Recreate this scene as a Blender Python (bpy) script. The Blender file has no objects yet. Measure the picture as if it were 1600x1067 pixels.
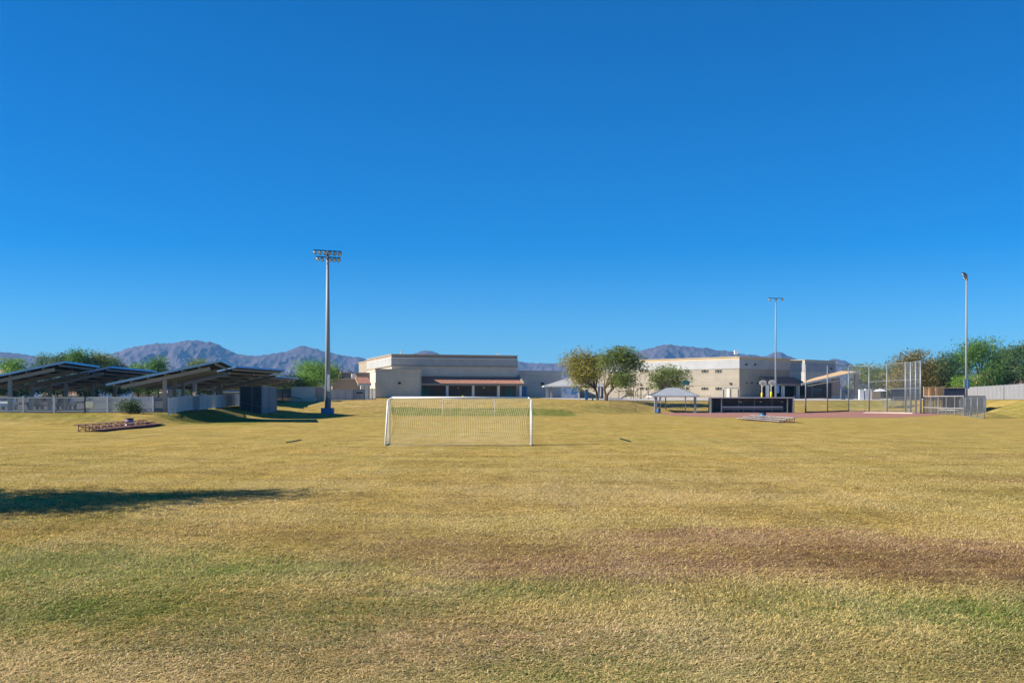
import bpy, math, random
import numpy as np
from mathutils import Vector, Matrix, noise
R = math.radians
random.seed(7); rng = np.random.default_rng(7)
scene = bpy.context.scene
COL = scene.collection
# ------------------------------------------------------------------ camera
F = 1700.0            # focal length in photo pixels (1600 wide)
EYE = 2.35
HOR = 624.0
cam_d = bpy.data.cameras.new('camera'); cam = bpy.data.objects.new('camera', cam_d); COL.objects.link(cam)
cam.location = (0, 0, EYE); cam.rotation_euler = (R(90), 0, 0)
cam_d.sensor_width = 36.0; cam_d.lens = 36.0 * F / 1600.0
cam_d.shift_y = (HOR - 533.5) / 1600.0
cam_d.clip_start = 0.1; cam_d.clip_end = 60000
scene.camera = cam
# ------------------------------------------------------------------ world and sun
SUN_EL, SUN_P = 33.0, 5.0
sx, sy = -math.cos(R(SUN_P)), -math.sin(R(SUN_P))
world = bpy.data.worlds.new('World'); scene.world = world; world.use_nodes = True
nt = world.node_tree; nt.nodes.clear()
sky = nt.nodes.new('ShaderNodeTexSky'); sky.sky_type = 'NISHITA'; sky.sun_disc = False
sky.sun_elevation = R(SUN_EL); sky.sun_rotation = math.atan2(sx, sy) % (2*math.pi)
sky.altitude = 2600; sky.air_density = 1.0; sky.dust_density = 0.15; sky.ozone_density = 3.0
hsv = nt.nodes.new('ShaderNodeHueSaturation'); hsv.inputs['Saturation'].default_value = 1.6
hsv.inputs['Hue'].default_value = 0.5
bg = nt.nodes.new('ShaderNodeBackground'); bg.inputs['Strength'].default_value = 0.13
wo = nt.nodes.new('ShaderNodeOutputWorld')
tint = nt.nodes.new('ShaderNodeMixRGB'); tint.blend_type = 'MULTIPLY'; tint.inputs[0].default_value = 1; tint.inputs[2].default_value = (.26, .535, .69, 1)
gam = nt.nodes.new('ShaderNodeGamma'); gam.inputs[1].default_value = 0.9
nt.links.new(sky.outputs[0], hsv.inputs['Color']); nt.links.new(hsv.outputs[0], tint.inputs[1]); nt.links.new(tint.outputs[0], gam.inputs[0]); nt.links.new(gam.outputs[0], bg.inputs[0]); nt.links.new(bg.outputs[0], wo.inputs[0])
sd = bpy.data.lights.new('sun', 'SUN'); sd.energy = 4.9; sd.angle = R(0.5); sd.color = (1.0, 0.91, 0.76)
so = bpy.data.objects.new('sun', sd); COL.objects.link(so)
to_sun = Vector((sx*math.cos(R(SUN_EL)), sy*math.cos(R(SUN_EL)), math.sin(R(SUN_EL))))
so.rotation_euler = to_sun.to_track_quat('Z', 'Y').to_euler()
so.location = (-40, -10, 40)
vs = scene.view_settings; vs.view_transform = 'Standard'; vs.look = 'None'; vs.gamma = 1.0; vs.exposure = 0.84
scene.render.engine = 'CYCLES'

# ------------------------------------------------------------------ helpers
K = F / 1100.0
def X(px, Y): return (px - 800.0) / F * Y
def Z(py, Y): return EYE - (py - HOR) / F * Y
def PT(px, py, Y): return Vector((X(px, Y), Y, Z(py, Y)))

_U  = np.array([-2000, 0, 250, 300, 376, 430, 520, 600, 700, 850, 950, 1020, 1100, 1300, 1450, 1500, 1540, 1600, 3000.])
_D0 = np.array([58, 60, 62, 66, 76, 82, 84, 95, 99, 99, 108, 122, 124, 124, 123, 103, 88, 84, 84.])*K
_D1 = np.array([66, 67, 67.5, 76, 97, 110, 122, 124, 124, 124, 132, 140, 142, 142, 142, 134, 124, 100, 100.])*K
_Z1 = np.array([1.05, 1.05, 1.05, 1.17, 1.45, 1.9, 2.1, 2.2, 2.2, 2.15, 2.08, 2.05, 2.05, 2.1, 2.2, 2.3, 2.3, 2.3, 2.3])
_UF = np.arange(-2000, 3001, 4.0)
def _sm(a):
    v = np.interp(_UF, _U, a); k = np.exp(-(np.arange(-12, 13)/6.0)**2); k /= k.sum()
    return np.convolve(np.pad(v, 12, mode='edge'), k, 'valid')
_D0F, _D1F, _Z1F = _sm(_D0), _sm(_D1), _sm(_Z1)
def Hn(x, y):
    x = np.asarray(x, float); y = np.asarray(y, float)
    u = 800 + F * x / np.maximum(y, 30)
    d0 = np.interp(u, _UF, _D0F); d1 = np.interp(u, _UF, _D1F); z1 = np.interp(u, _UF, _Z1F)
    t = np.clip((y - d0)/(d1-d0), 0, 1); s = t*t*(3-2*t)
    e = np.maximum(d1, np.where(u < 400, 190, 0)); t2 = np.clip((y - e)/45, 0, 1); s2 = t2*t2*(3-2*t2)
    rough = .07*np.sin(x*.9+y*.35)*np.sin(y*.8-x*.2) + .05*np.sin(x*1.9-1)*np.cos(y*1.3+x*.4)
    return z1*s + (2.62 - z1)*s2 + rough*4*s*(1-s)
def H(x, y): return float(Hn(x, y))

class MB:
    def __init__(s): s.v = []; s.f = []
    def add(s, vs, fs):
        n = len(s.v); s.v += [tuple(v) for v in vs]; s.f += [tuple(i+n for i in f) for f in fs]; return s
    def quad(s, a, b, c, d): return s.add([a, b, c, d], [(0, 1, 2, 3)])
    def box(s, c, size, rz=0.0):
        hx, hy, hz = size[0]/2, size[1]/2, size[2]/2; ca, sa = math.cos(rz), math.sin(rz)
        vs = []
        for z in (-hz, hz):
            for (x, y) in ((-hx, -hy), (hx, -hy), (hx, hy), (-hx, hy)):
                vs.append((c[0]+x*ca-y*sa, c[1]+x*sa+y*ca, c[2]+z))
        return s.add(vs, [(3,2,1,0), (4,5,6,7), (0,1,5,4), (1,2,6,5), (2,3,7,6), (3,0,4,7)])
    def prism(s, pts, z0, z1):
        # pts counter-clockwise seen from above; z1 may be a list
        n = len(pts); z0 = z0 if isinstance(z0, (list, tuple)) else [z0]*n; z1 = z1 if isinstance(z1, (list, tuple)) else [z1]*n
        vs = [(p[0], p[1], z0[i]) for i, p in enumerate(pts)] + [(p[0], p[1], z1[i]) for i, p in enumerate(pts)]
        fs = [tuple(range(n-1, -1, -1)), tuple(range(n, 2*n))] + [(i, (i+1) % n, n+(i+1) % n, n+i) for i in range(n)]
        return s.add(vs, fs)
    def hexa(s, b4, t4):
        return s.add(list(b4)+list(t4), [(3,2,1,0), (4,5,6,7), (0,1,5,4), (1,2,6,5), (2,3,7,6), (3,0,4,7)])
    def beam(s, p, q, w, h, up=Vector((0, 0, 1))):
        p = Vector(p); q = Vector(q); d = (q-p)
        if d.length < 1e-6: return s
        d.normalize()
        if abs(d.dot(up)) > .99: up = Vector((0, 1, 0))
        r = d.cross(up).normalized(); u = r.cross(d).normalized()
        a = [p - r*w/2 - u*h/2, p + r*w/2 - u*h/2, p + r*w/2 + u*h/2, p - r*w/2 + u*h/2]
        b = [x + (q-p) for x in a]
        return s.add(a+b, [(0,1,2,3), (7,6,5,4), (4,5,1,0), (5,6,2,1), (6,7,3,2), (7,4,0,3)])
    def tube(s, pts, r, n=8, caps=True):
        pts = [Vector(p) for p in pts]; m = len(pts)
        rs = r if isinstance(r, (list, tuple)) else [r]*m
        base = len(s.v); prev = None
        for i, p in enumerate(pts):
            d = (pts[min(i+1, m-1)] - pts[max(i-1, 0)]).normalized()
            ref = Vector((0, 0, 1)) if abs(d.z) < .9 else Vector((0, 1, 0))
            a = d.cross(ref).normalized() if prev is None else (prev - d*prev.dot(d)).normalized()
            prev = a; b = d.cross(a)
            for k in range(n):
                t = 2*math.pi*k/n; s.v.append(tuple(p + (a*math.cos(t) + b*math.sin(t))*rs[i]))
        for i in range(m-1):
            for k in range(n):
                k2 = (k+1) % n
                s.f.append((base+i*n+k, base+i*n+k2, base+(i+1)*n+k2, base+(i+1)*n+k))
        if caps:
            s.f.append(tuple(base+k for k in range(n-1, -1, -1))); s.f.append(tuple(base+(m-1)*n+k for k in range(n)))
        return s
    def lathe(s, c, prof, n=16, axis=Vector((0, 0, 1))):
        axis = Vector(axis).normalized()
        return s.tube([Vector(c)+axis*h for (r_, h) in prof], [r_ for (r_, h) in prof], n)
    def build(s, name, mat, parent=None, smooth=False):
        me = bpy.data.meshes.new(name)
        inv = parent.matrix_basis.inverted() if parent is not None else None
        if parent is not None and parent.parent is not None:
            inv = (parent.parent.matrix_basis @ parent.matrix_basis).inverted()
        vs = [tuple(inv @ Vector(v)) for v in s.v] if inv is not None else s.v
        me.from_pydata(vs, [], s.f); me.update()
        if smooth:
            me.polygons.foreach_set('use_smooth', [True]*len(me.polygons))
        me.materials.append(mat)
        o = bpy.data.objects.new(name, me); COL.objects.link(o)
        if parent is not None: o.parent = parent
        return o

def thing(name, label, cat, loc, rz=0.0, group=None):
    o = bpy.data.objects.new(name, None); COL.objects.link(o)
    o.location = loc; o.rotation_euler = (0, 0, rz); o.empty_display_size = .3
    o.matrix_basis = Matrix.Translation(Vector(loc)) @ Matrix.Rotation(rz, 4, 'Z')
    tag(o, label, cat, group); return o
def tag(o, label, cat, group=None):
    o['label'] = label; o['category'] = cat
    if group: o['group'] = group
    return o
def struct(o, kind='structure'):
    o['kind'] = kind; return o
def kids(o): return [c for c in COL.objects if c.parent == o]
def copy_tree(root, loc, rz=None, scale=None, label=None):
    def rec(o, par):
        c = o.copy(); COL.objects.link(c)
        if par is not None: c.parent = par
        for ch in kids(o): rec(ch, c)
        return c
    r = rec(root, None); r.location = loc
    if rz is not None: r.rotation_euler = (0, 0, rz)
    if scale is not None: r.scale = scale
    if label: r['label'] = label
    return r

# ------------------------------------------------------------------ materials
def mat(name, col, rough=.8, metal=0.0, var=.12, vscale=.6, fine=0.0, fscale=20, bump=0.0, bscale=30, spec=.3, stretch=None):
    m = bpy.data.materials.new(name); m.use_nodes = True; n = m.node_tree; b = n.nodes['Principled BSDF']
    b.inputs['Roughness'].default_value = rough; b.inputs['Metallic'].default_value = metal
    b.inputs['Specular IOR Level'].default_value = spec
    tc = n.nodes.new('ShaderNodeTexCoord'); mp = n.nodes.new('ShaderNodeMapping')
    if stretch: mp.inputs['Scale'].default_value = stretch
    n.links.new(tc.outputs['Object'], mp.inputs[0])
    nz = n.nodes.new('ShaderNodeTexNoise'); nz.inputs['Scale'].default_value = vscale; nz.inputs['Detail'].default_value = 6
    n.links.new(mp.outputs[0], nz.inputs['Vector'])
    rp = n.nodes.new('ShaderNodeMapRange'); rp.inputs[1].default_value = .3; rp.inputs[2].default_value = .7
    rp.inputs[3].default_value = 1-var; rp.inputs[4].default_value = 1+var
    n.links.new(nz.outputs[0], rp.inputs[0])
    last = rp.outputs[0]
    if fine > 0:
        n2 = n.nodes.new('ShaderNodeTexNoise'); n2.inputs['Scale'].default_value = fscale; n2.inputs['Detail'].default_value = 4
        n.links.new(mp.outputs[0], n2.inputs['Vector'])
        r2 = n.nodes.new('ShaderNodeMapRange'); r2.inputs[1].default_value = .3; r2.inputs[2].default_value = .7
        r2.inputs[3].default_value = 1-fine; r2.inputs[4].default_value = 1+fine
        n.links.new(n2.outputs[0], r2.inputs[0])
        mu = n.nodes.new('ShaderNodeMath'); mu.operation = 'MULTIPLY'
        n.links.new(last, mu.inputs[0]); n.links.new(r2.outputs[0], mu.inputs[1]); last = mu.outputs[0]
    vm = n.nodes.new('ShaderNodeVectorMath'); vm.operation = 'SCALE'; vm.inputs[0].default_value = col
    n.links.new(last, vm.inputs['Scale']); n.links.new(vm.outputs[0], b.inputs['Base Color'])
    if bump > 0:
        n3 = n.nodes.new('ShaderNodeTexNoise'); n3.inputs['Scale'].default_value = bscale
        n.links.new(mp.outputs[0], n3.inputs['Vector'])
        bp = n.nodes.new('ShaderNodeBump'); bp.inputs['Strength'].default_value = bump; bp.inputs['Distance'].default_value = .03
        n.links.new(n3.outputs[0], bp.inputs['Height']); n.links.new(bp.outputs[0], b.inputs['Normal'])
    m.diffuse_color = (*col, 1)
    return m
def blockmat(name, col, bw=.4, bh=.2, contrast=.75, mortar=.012, rz=0.0, var=.08):
    """masonry: courses from brick texture on world-aligned facade coordinates"""
    m = mat(name, col, .9, var=var, vscale=.35, fine=.06, fscale=3); n = m.node_tree; b = n.nodes['Principled BSDF']
    geo = n.nodes.new('ShaderNodeNewGeometry'); sp = n.nodes.new('ShaderNodeSeparateXYZ'); n.links.new(geo.outputs['Position'], sp.inputs[0])
    # horizontal coordinate along wall: x+y mix works for both faces of a rotated block
    a = n.nodes.new('ShaderNodeMath'); a.operation = 'ADD'; n.links.new(sp.outputs[0], a.inputs[0]); n.links.new(sp.outputs[1], a.inputs[1])
    cb = n.nodes.new('ShaderNodeCombineXYZ'); n.links.new(a.outputs[0], cb.inputs[0]); n.links.new(sp.outputs[2], cb.inputs[1])
    br = n.nodes.new('ShaderNodeTexBrick'); br.inputs['Scale'].default_value = 1; br.inputs['Brick Width'].default_value = bw
    br.inputs['Row Height'].default_value = bh; br.inputs['Mortar Size'].default_value = mortar; br.inputs['Mortar Smooth'].default_value = .3
    br.inputs['Color1'].default_value = (1, 1, 1, 1); br.inputs['Color2'].default_value = (.93, .93, .93, 1); br.inputs['Mortar'].default_value = (contrast,)*3+(1,)
    n.links.new(cb.outputs[0], br.inputs['Vector'])
    old = b.inputs['Base Color'].links[0].from_socket
    mx = n.nodes.new('ShaderNodeMixRGB'); mx.blend_type = 'MULTIPLY'; mx.inputs[0].default_value = 1
    n.links.new(old, mx.inputs[1]); n.links.new(br.outputs['Color'], mx.inputs[2]); n.links.new(mx.outputs[0], b.inputs['Base Color'])
    return m

M = {}
M['white'] = mat('white_paint', (.78, .78, .76), .45, var=.06, fine=.05, fscale=6)
M['fence'] = mat('fence_paint', (.55, .56, .58), .5, var=.08, fine=.06, fscale=5)
M['vinyl'] = mat('fence_vinyl', (.27, .275, .30), .6, var=.06, fine=.05, fscale=5)
M['cream'] = blockmat('cream_stucco', (.34, .30, .24), 1.2, .6, .93, .02)
M['tan'] = blockmat('tan_block', (.58, .535, .46), .4, .2, .86, .015)
M['brown'] = blockmat('brown_block', (.33, .27, .23), .4, .4, .8, .03)
M['grey'] = blockmat('grey_band', (.39, .395, .40), 1.6, .8, .95, .02)
M['cap'] = mat('parapet_cap', (.52, .41, .26), .8, var=.06)
M['darkcap'] = mat('dark_cap', (.10, .08, .07), .7)
M['tile'] = mat('clay_tile', (.40, .20, .145), .85, var=.2, vscale=2, fine=.25, fscale=5)
M['tile2'] = mat('pale_tile', (.42, .27, .20), .9, var=.2, vscale=1.5, fine=.2, fscale=4)
M['tanroof'] = mat('tan_metal_roof', (.62, .42, .22), .6, var=.06)
M['teal'] = mat('teal_door', (.05, .20, .19), .5)
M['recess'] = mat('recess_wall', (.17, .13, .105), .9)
M['glass'] = mat('dark_window', (.03, .035, .04), .12, spec=.7, var=.1)
M['steel'] = mat('galvanised', (.22, .25, .28), .5, .3, var=.1, fine=.06, fscale=4)
M['poleconc'] = mat('pole_concrete', (.29, .31, .34), .55, .1, var=.08, fine=.06, fscale=3, stretch=(1, 1, .2))
M['darkmetal'] = mat('dark_metal', (.03, .032, .036), .5, .3)
M['lens'] = mat('lamp_lens', (.75, .76, .74), .15, .2, spec=.8)
M['canframe'] = mat('canopy_steel', (.36, .31, .25), .6, .1, var=.08)
M['canedge'] = mat('canopy_edge', (.30, .45, .62), .35, .5)  # bluish tint puts the sky's glint on the panel edges into the colour
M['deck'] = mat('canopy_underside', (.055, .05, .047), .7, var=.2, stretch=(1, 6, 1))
M['bluebox'] = mat('blue_base', (.07, .20, .38), .6, var=.15)
M['ebox'] = mat('enclosure_panel', (.22, .27, .31), .6, .2, var=.15, fine=.1, fscale=3, stretch=(1, 1, .3))
M['edark'] = mat('enclosure_dark', (.10, .12, .15), .7, .2, var=.2)
M['plum'] = mat('bench_maroon', (.30, .13, .13), .5, .1, var=.12)
M['alum'] = mat('bench_aluminium', (.58, .56, .54), .4, .4, var=.1)
M['barrelblue'] = mat('barrel_blue', (.04, .16, .32), .45, var=.15)
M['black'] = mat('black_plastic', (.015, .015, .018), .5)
M['screen'] = mat('windscreen', (.08, .085, .08), .9, var=.25, fine=.15, fscale=4)
M['navy'] = mat('navy_screen', (.05, .065, .11), .8, var=.2)
M['conc'] = mat('concrete', (.50, .47, .44), .9, var=.1, vscale=.25, fine=.08, fscale=4)
M['pad'] = mat('pale_kerb', (.62, .52, .44), .9, var=.08)
M['asphalt'] = mat('asphalt', (.055, .055, .058), .9, var=.15, fine=.15, fscale=10)
M['dirt'] = mat('infield_clay', (.33, .155, .115), .95, var=.14, vscale=.12, fine=.1, fscale=2, bump=.4, bscale=8)
M['yellow'] = mat('yellow_pad', (.78, .62, .02), .5)
M['playyellow'] = mat('play_yellow', (.70, .50, .16), .5)
M['playblue'] = mat('play_blue', (.03, .14, .36), .4)
M['bark'] = mat('bark', (.12, .085, .06), .95, var=.25, vscale=3, fine=.2, fscale=9)
M['net'] = mat('net_cord', (.42, .37, .24), .8, var=.15)
M['purple'] = mat('barrel_purple', (.22, .18, .36), .5)
M['orange'] = mat('orange_wall', (.58, .37, .20), .8, var=.08)
M['linegreen'] = mat('green_line_growth', (.045, .085, .05), .95, var=.3, vscale=4)
M['signbeige'] = mat('sign_beige', (.60, .56, .44), .7)
M['carwhite'] = mat('car_white', (.7, .7, .7), .25, spec=.6, var=.03)
M['carsilver'] = mat('car_silver', (.35, .36, .38), .25, .5, var=.03)
M['cardark'] = mat('car_dark', (.03, .035, .05), .2, spec=.6, var=.03)
M['carred'] = mat('car_red', (.25, .03, .03), .25, spec=.6, var=.03)
M['rubber'] = mat('rubber', (.02, .02, .02), .9)

# solar panel top: dark blue cells with pale grid
def solar_mat():
    m = mat('solar_cells', (.012, .02, .05), .12, .1, spec=.8, var=.1); n = m.node_tree; b = n.nodes['Principled BSDF']
    tc = n.nodes.new('ShaderNodeTexCoord'); br = n.nodes.new('ShaderNodeTexBrick'); br.offset = 0
    br.inputs['Scale'].default_value = 1; br.inputs['Brick Width'].default_value = 1.0; br.inputs['Row Height'].default_value = 1.65
    br.inputs['Mortar Size'].default_value = .02; br.inputs['Color1'].default_value = (.012, .022, .055, 1); br.inputs['Color2'].default_value = (.014, .026, .06, 1)
    br.inputs['Mortar'].default_value = (.4, .42, .45, 1)
    n.links.new(tc.outputs['Object'], br.inputs['Vector']); n.links.new(br.outputs['Color'], b.inputs['Base Color'])
    return m
M['solar'] = solar_mat()

def leafmat(name, col, col2, trans=.35):
    m = bpy.data.materials.new(name); m.use_nodes = True; n = m.node_tree; b = n.nodes['Principled BSDF']
    b.inputs['Roughness'].default_value = .6; b.inputs['Specular IOR Level'].default_value = .25
    at = n.nodes.new('ShaderNodeAttribute'); at.attribute_name = 'leafvar'
    mx = n.nodes.new('ShaderNodeMixRGB'); mx.inputs[1].default_value = (*col, 1); mx.inputs[2].default_value = (*col2, 1)
    n.links.new(at.outputs['Fac'], mx.inputs[0]); n.links.new(mx.outputs[0], b.inputs['Base Color'])
    tr = n.nodes.new('ShaderNodeBsdfTranslucent'); n.links.new(mx.outputs[0], tr.inputs[0])
    ms = n.nodes.new('ShaderNodeMixShader'); ms.inputs[0].default_value = trans
    out = n.nodes['Material Output']
    n.links.new(b.outputs[0], ms.inputs[1]); n.links.new(tr.outputs[0], ms.inputs[2]); n.links.new(ms.outputs[0], out.inputs[0])
    return m
L = {'yellow': leafmat('leaf_yellow', (.19, .19, .03), (.40, .35, .06)),
     'olive': leafmat('leaf_olive', (.12, .17, .03), (.26, .31, .07)),
     'green': leafmat('leaf_green', (.07, .17, .03), (.17, .31, .06)),
     'bright': leafmat('leaf_bright', (.12, .25, .03), (.28, .44, .08)),
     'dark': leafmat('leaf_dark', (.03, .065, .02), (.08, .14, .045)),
     'rust': leafmat('leaf_rust', (.17, .14, .03), (.32, .26, .06)),
     'pine': leafmat('leaf_pine', (.06, .12, .05), (.15, .25, .10))}

# ------------------------------------------------------------------ turf material
def turfmat(name, blade):
    m = bpy.data.materials.new(name); m.use_nodes = True; n = m.node_tree; b = n.nodes['Principled BSDF']
    b.inputs['Roughness'].default_value = .85; b.inputs['Specular IOR Level'].default_value = 0.0
    N = n.nodes.new; Lk = n.links.new
    geo = N('ShaderNodeNewGeometry'); P = geo.outputs['Position']
    def nz(scale, det=6, rough=.6, st=None):
        v = P
        if st:
            mp = N('ShaderNodeMapping'); mp.inputs['Scale'].default_value = st; Lk(P, mp.inputs[0]); v = mp.outputs[0]
        t = N('ShaderNodeTexNoise'); t.inputs['Scale'].default_value = scale; t.inputs['Detail'].default_value = det; t.inputs['Roughness'].default_value = rough
        Lk(v, t.inputs['Vector']); return t.outputs[0]
    def mr(s, a, c, lo=0, hi=1):
        r = N('ShaderNodeMapRange'); r.inputs[1].default_value = a; r.inputs[2].default_value = c; r.inputs[3].default_value = lo; r.inputs[4].default_value = hi
        Lk(s, r.inputs[0]); return r.outputs[0]
    def mul(a, c):
        x = N('ShaderNodeMath'); x.operation = 'MULTIPLY'
        Lk(a, x.inputs[0]); Lk(c, x.inputs[1]) if not isinstance(c, float) else setattr(x.inputs[1], 'default_value', c)
        return x.outputs[0]
    def mix(f, c1, c2, mode='MIX'):
        x = N('ShaderNodeMixRGB'); x.blend_type = mode
        if isinstance(f, float): x.inputs[0].default_value = f
        else: Lk(f, x.inputs[0])
        for i, c in ((1, c1), (2, c2)):
            if isinstance(c, tuple): x.inputs[i].default_value = (*c, 1)
            else: Lk(c, x.inputs[i])
        return x.outputs[0]
    at = N('ShaderNodeAttribute'); at.attribute_name = 'cm'
    sp = N('ShaderNodeSeparateColor'); Lk(at.outputs['Color'], sp.inputs[0])
    big = nz(.09, 3, .5, (1, 1, 0)); mid = nz(.55, 5, .6, (.7, 1.0, 0)); sml = nz(3.2, 5, .65, (1, 1, 0)); fin = nz(18, 3, .6, (1, 1, 0))
    c = mix(mr(big, .35, .65), (.50, .345, .095), (.44, .34, .095))
    c = mix(mul(mr(mid, .42, .68), .6), c, (.33, .26, .075))
    c = mix(mul(mr(sml, .5, .8), .35), c, (.56, .42, .17))
    c = mix(mul(sp.outputs[2], mr(sml, .35, .65, .35, 1)), c, (.56, .39, .18))
    ra = nz(2.2, 9, .85, (.7, 1.0, 0))
    if blade:     # single blades differ, so a patch is a mix of green, straw and brown strands
        b0 = N('ShaderNodeAttribute'); b0.attribute_name = 'bw'
        q = N('ShaderNodeMath'); q.operation = 'MULTIPLY_ADD'; Lk(b0.outputs['Fac'], q.inputs[0]); q.inputs[1].default_value = .34; q2 = N('ShaderNodeMath'); q2.operation = 'SUBTRACT'; Lk(ra, q2.inputs[0]); q2.inputs[1].default_value = .17; Lk(q2.outputs[0], q.inputs[2]); ra = q.outputs[0]
    def rag(att, amt, lo, hi):
        a = N('ShaderNodeMath'); a.operation = 'MULTIPLY_ADD'; Lk(ra, a.inputs[0]); a.inputs[1].default_value = amt
        b2 = N('ShaderNodeMath'); b2.operation = 'SUBTRACT'; Lk(att, b2.inputs[0]); b2.inputs[1].default_value = amt*.5; Lk(b2.outputs[0], a.inputs[2])
        return mr(a.outputs[0], lo, hi)
    g = mul(rag(sp.outputs[1], 3.6, .30, .95), .85); c = mix(g, c, (.10, .17, .022))
    # sparse greener tufts everywhere
    gt = mul(mr(nz(1.3, 5, .7, (1, 1, 0)), .6, .72), .35); c = mix(gt, c, (.17, .22, .045))
    r = rag(sp.outputs[0], 3.6, .30, 1.05); c = mix(mul(r, .78), c, (.27, .14, .075))
    c = mix(mul(mr(nz(.85, 2, .5, (1, .03, 0)), .42, .62), .16), c, (.60, .45, .20))
    if blade:
        bv = N('ShaderNodeAttribute'); bv.attribute_name = 'bv'
        s = mr(bv.outputs['Fac'], 0, 1, .58, 1.58); c = mix(1.0, c, (1.08, 1.13, 1.6), 'MULTIPLY')
        x = N('ShaderNodeVectorMath'); x.operation = 'SCALE'; Lk(c, x.inputs[0]); Lk(s, x.inputs['Scale']); c = x.outputs[0]
        Lk(c, b.inputs['Base Color'])
        tr = N('ShaderNodeBsdfTranslucent'); Lk(c, tr.inputs[0]); ms = N('ShaderNodeMixShader'); ms.inputs[0].default_value = .2
        Lk(b.outputs[0], ms.inputs[1]); Lk(tr.outputs[0], ms.inputs[2]); Lk(ms.outputs[0], n.nodes['Material Output'].inputs[0])
    else:
        st = nz(.5, 5, .65, (.35, 1.4, 0)); c = mix(mul(mr(st, .46, .66), .55), c, (.22, .165, .055)); c = mix(mul(mr(nz(.33, 4, .6, (.3, 1.3, 0)), .55, .7), .35), c, (.56, .42, .19))
        s = mul(mul(mr(fin, .3, .7, .70, 1.12), mr(nz(1.1, 5, .72, (1.0, .24, 0)), .32, .68, .74, 1.2)), mr(nz(5, 6, .75, (.8, 1.2, 0)), .35, .65, .74, 1.14))  # mottle darkens the colour to imitate the shade among blades
        x = N('ShaderNodeVectorMath'); x.operation = 'SCALE'; Lk(c, x.inputs[0]); Lk(s, x.inputs['Scale']); c = x.outputs[0]
        Lk(c, b.inputs['Base Color'])
        bp = N('ShaderNodeBump'); bp.inputs['Strength'].default_value = .8; bp.inputs['Distance'].default_value = .05
        Lk(nz(7, 6, .7, (1, 1, 0)), bp.inputs['Height']); Lk(bp.outputs[0], b.inputs['Normal'])
    return m

def blob(x, y, cx, cy, rx, ry, rot=0.0):
    ca, sa = math.cos(rot), math.sin(rot); dx, dy = x-cx, y-cy
    a = (dx*ca+dy*sa)/rx; b = (-dx*sa+dy*ca)/ry
    return np.exp(-(a*a+b*b))
def wob(x, y, s, ph):
    return .5+.25*(np.sin(x*s+ph)*np.cos(y*s*1.3+ph*2)+np.sin(x*s*2.3-y*s*1.7+ph*3)*.6)
def masks(x, y):
    """where the turf itself is worn to red soil, green, or bleached"""
    red = np.zeros_like(x); gr = np.zeros_like(x); dr = np.zeros_like(x)
    # worn strip crossing the foreground
    pts = [(-7.5, 20.5), (-3, 18.6), (0, 17.0), (3.5, 16.5), (7, 16.8), (10, 15.0), (14, 13.6)]
    px_ = np.array([p[0] for p in pts]); py_ = np.array([p[1] for p in pts])
    red += .75*blob(x, y, .6, 15.2, 2.8, 1.5)+.8*blob(x, y, 3.9, 18.3, 2.8, 1.1)+.8*blob(x, y, 6.6, 15.3, 2.8, 1.6)
    yc = np.interp(x, px_, py_); w = 1.5 + .9*wob(x, y, .6, 1.0)
    band = np.exp(-((y-yc)/w)**2)*np.clip((x+7.5)/4, 0, 1)
    red += band*(.1+.6*wob(x, y, .9, 2.0))
    red += 1.0*blob(x, y, 3.8, 19.4, 2.4, .6, .05)+.6*blob(x, y, 7.2, 17.5, 2.6, .8, -.2)+.5*blob(x, y, 8.5, 14.6, 2.0, .9)
    red += .55*blob(x, y, 15, 32, 3.5, 1.6)+.35*blob(x, y, -3.0, 40, 4, 2)+.4*blob(x, y, 1, 105, 9, 4)
    red += .45*blob(x, y, 20, 45, 5, 3)
    gr += .9*blob(x, y, -6.5, 15.5, 3.2, 2.2)+.7*blob(x, y, -2.4, 15.2, 1.8, .9)+.5*blob(x, y, -5, 12, 2.6, 1.2)
    gr += .5*blob(x, y, 0.2, 13.5, 1.6, .8)+.6*blob(x, y, 5, 12, 1.5, 1.0)+.5*blob(x, y, 7, 10, 2, .8)+.35*blob(x, y, -9, 22, 3, 3)
    gr += .45*np.clip((17-y)/4,0,1)*np.clip(wob(x, y, .7, 4.0)*1.6-.35, 0, 1)
    gr += .6*blob(x, y, 7, 14, 1.3, .5)+.5*blob(x, y, -3.6, 36, 3.0, .8)+.3*blob(x, y, 14, 27, 5, 3)+.3*blob(x, y, -20, 48, 8, 5)
    gr += .35*blob(x, y, 9, 60, 10, 3) + .3*blob(x, y, 12, 90, 14, 6)
    # berm greens
    u = 800 + F*x/np.maximum(y, 30)
    def strip(u0, u1, y0, y1, a):
        return a*np.clip((u-u0)/20, 0, 1)*np.clip((u1-u)/20, 0, 1)*np.clip((y-y0)/3, 0, 1)*np.clip((y1-y)/3, 0, 1)
    gr += strip(600, 905, 153, 172, 2.0) + strip(900, 1060, 170, 190, .6)+strip(-200, 190, 96, 108, .7)+strip(230, 420, 100, 128, .8)
    gr += strip(1280, 1440, 200, 235, .6)+strip(1540, 1700, 132, 158, .6)
    dr += .8*blob(x, y, .2, 10.5, 2.2, 1.2)+.7*blob(x, y, -1.3, 13.2, .9, .35)+.5*blob(x, y, -4, 9.6, 2.0, 1.0)+.45*blob(x, y, 2, 28, 5, 5)
    dr += strip(430, 760, 160, 210, .5)
    red *= 1.15; gr *= .85
    gr += .16*np.clip((24-y)/8, 0, 1)+.05
    return np.clip(red, 0, 1), np.clip(gr, 0, 1), np.clip(dr, 0, 1)
def set_cm(me, x, y):
    r_, g_, d_ = masks(x, y)
    a = me.color_attributes.new('cm', 'FLOAT_COLOR', 'POINT')
    a.data.foreach_set('color', np.stack([r_, g_, d_, np.ones_like(r_)], 1).ravel().astype(np.float32))

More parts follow.
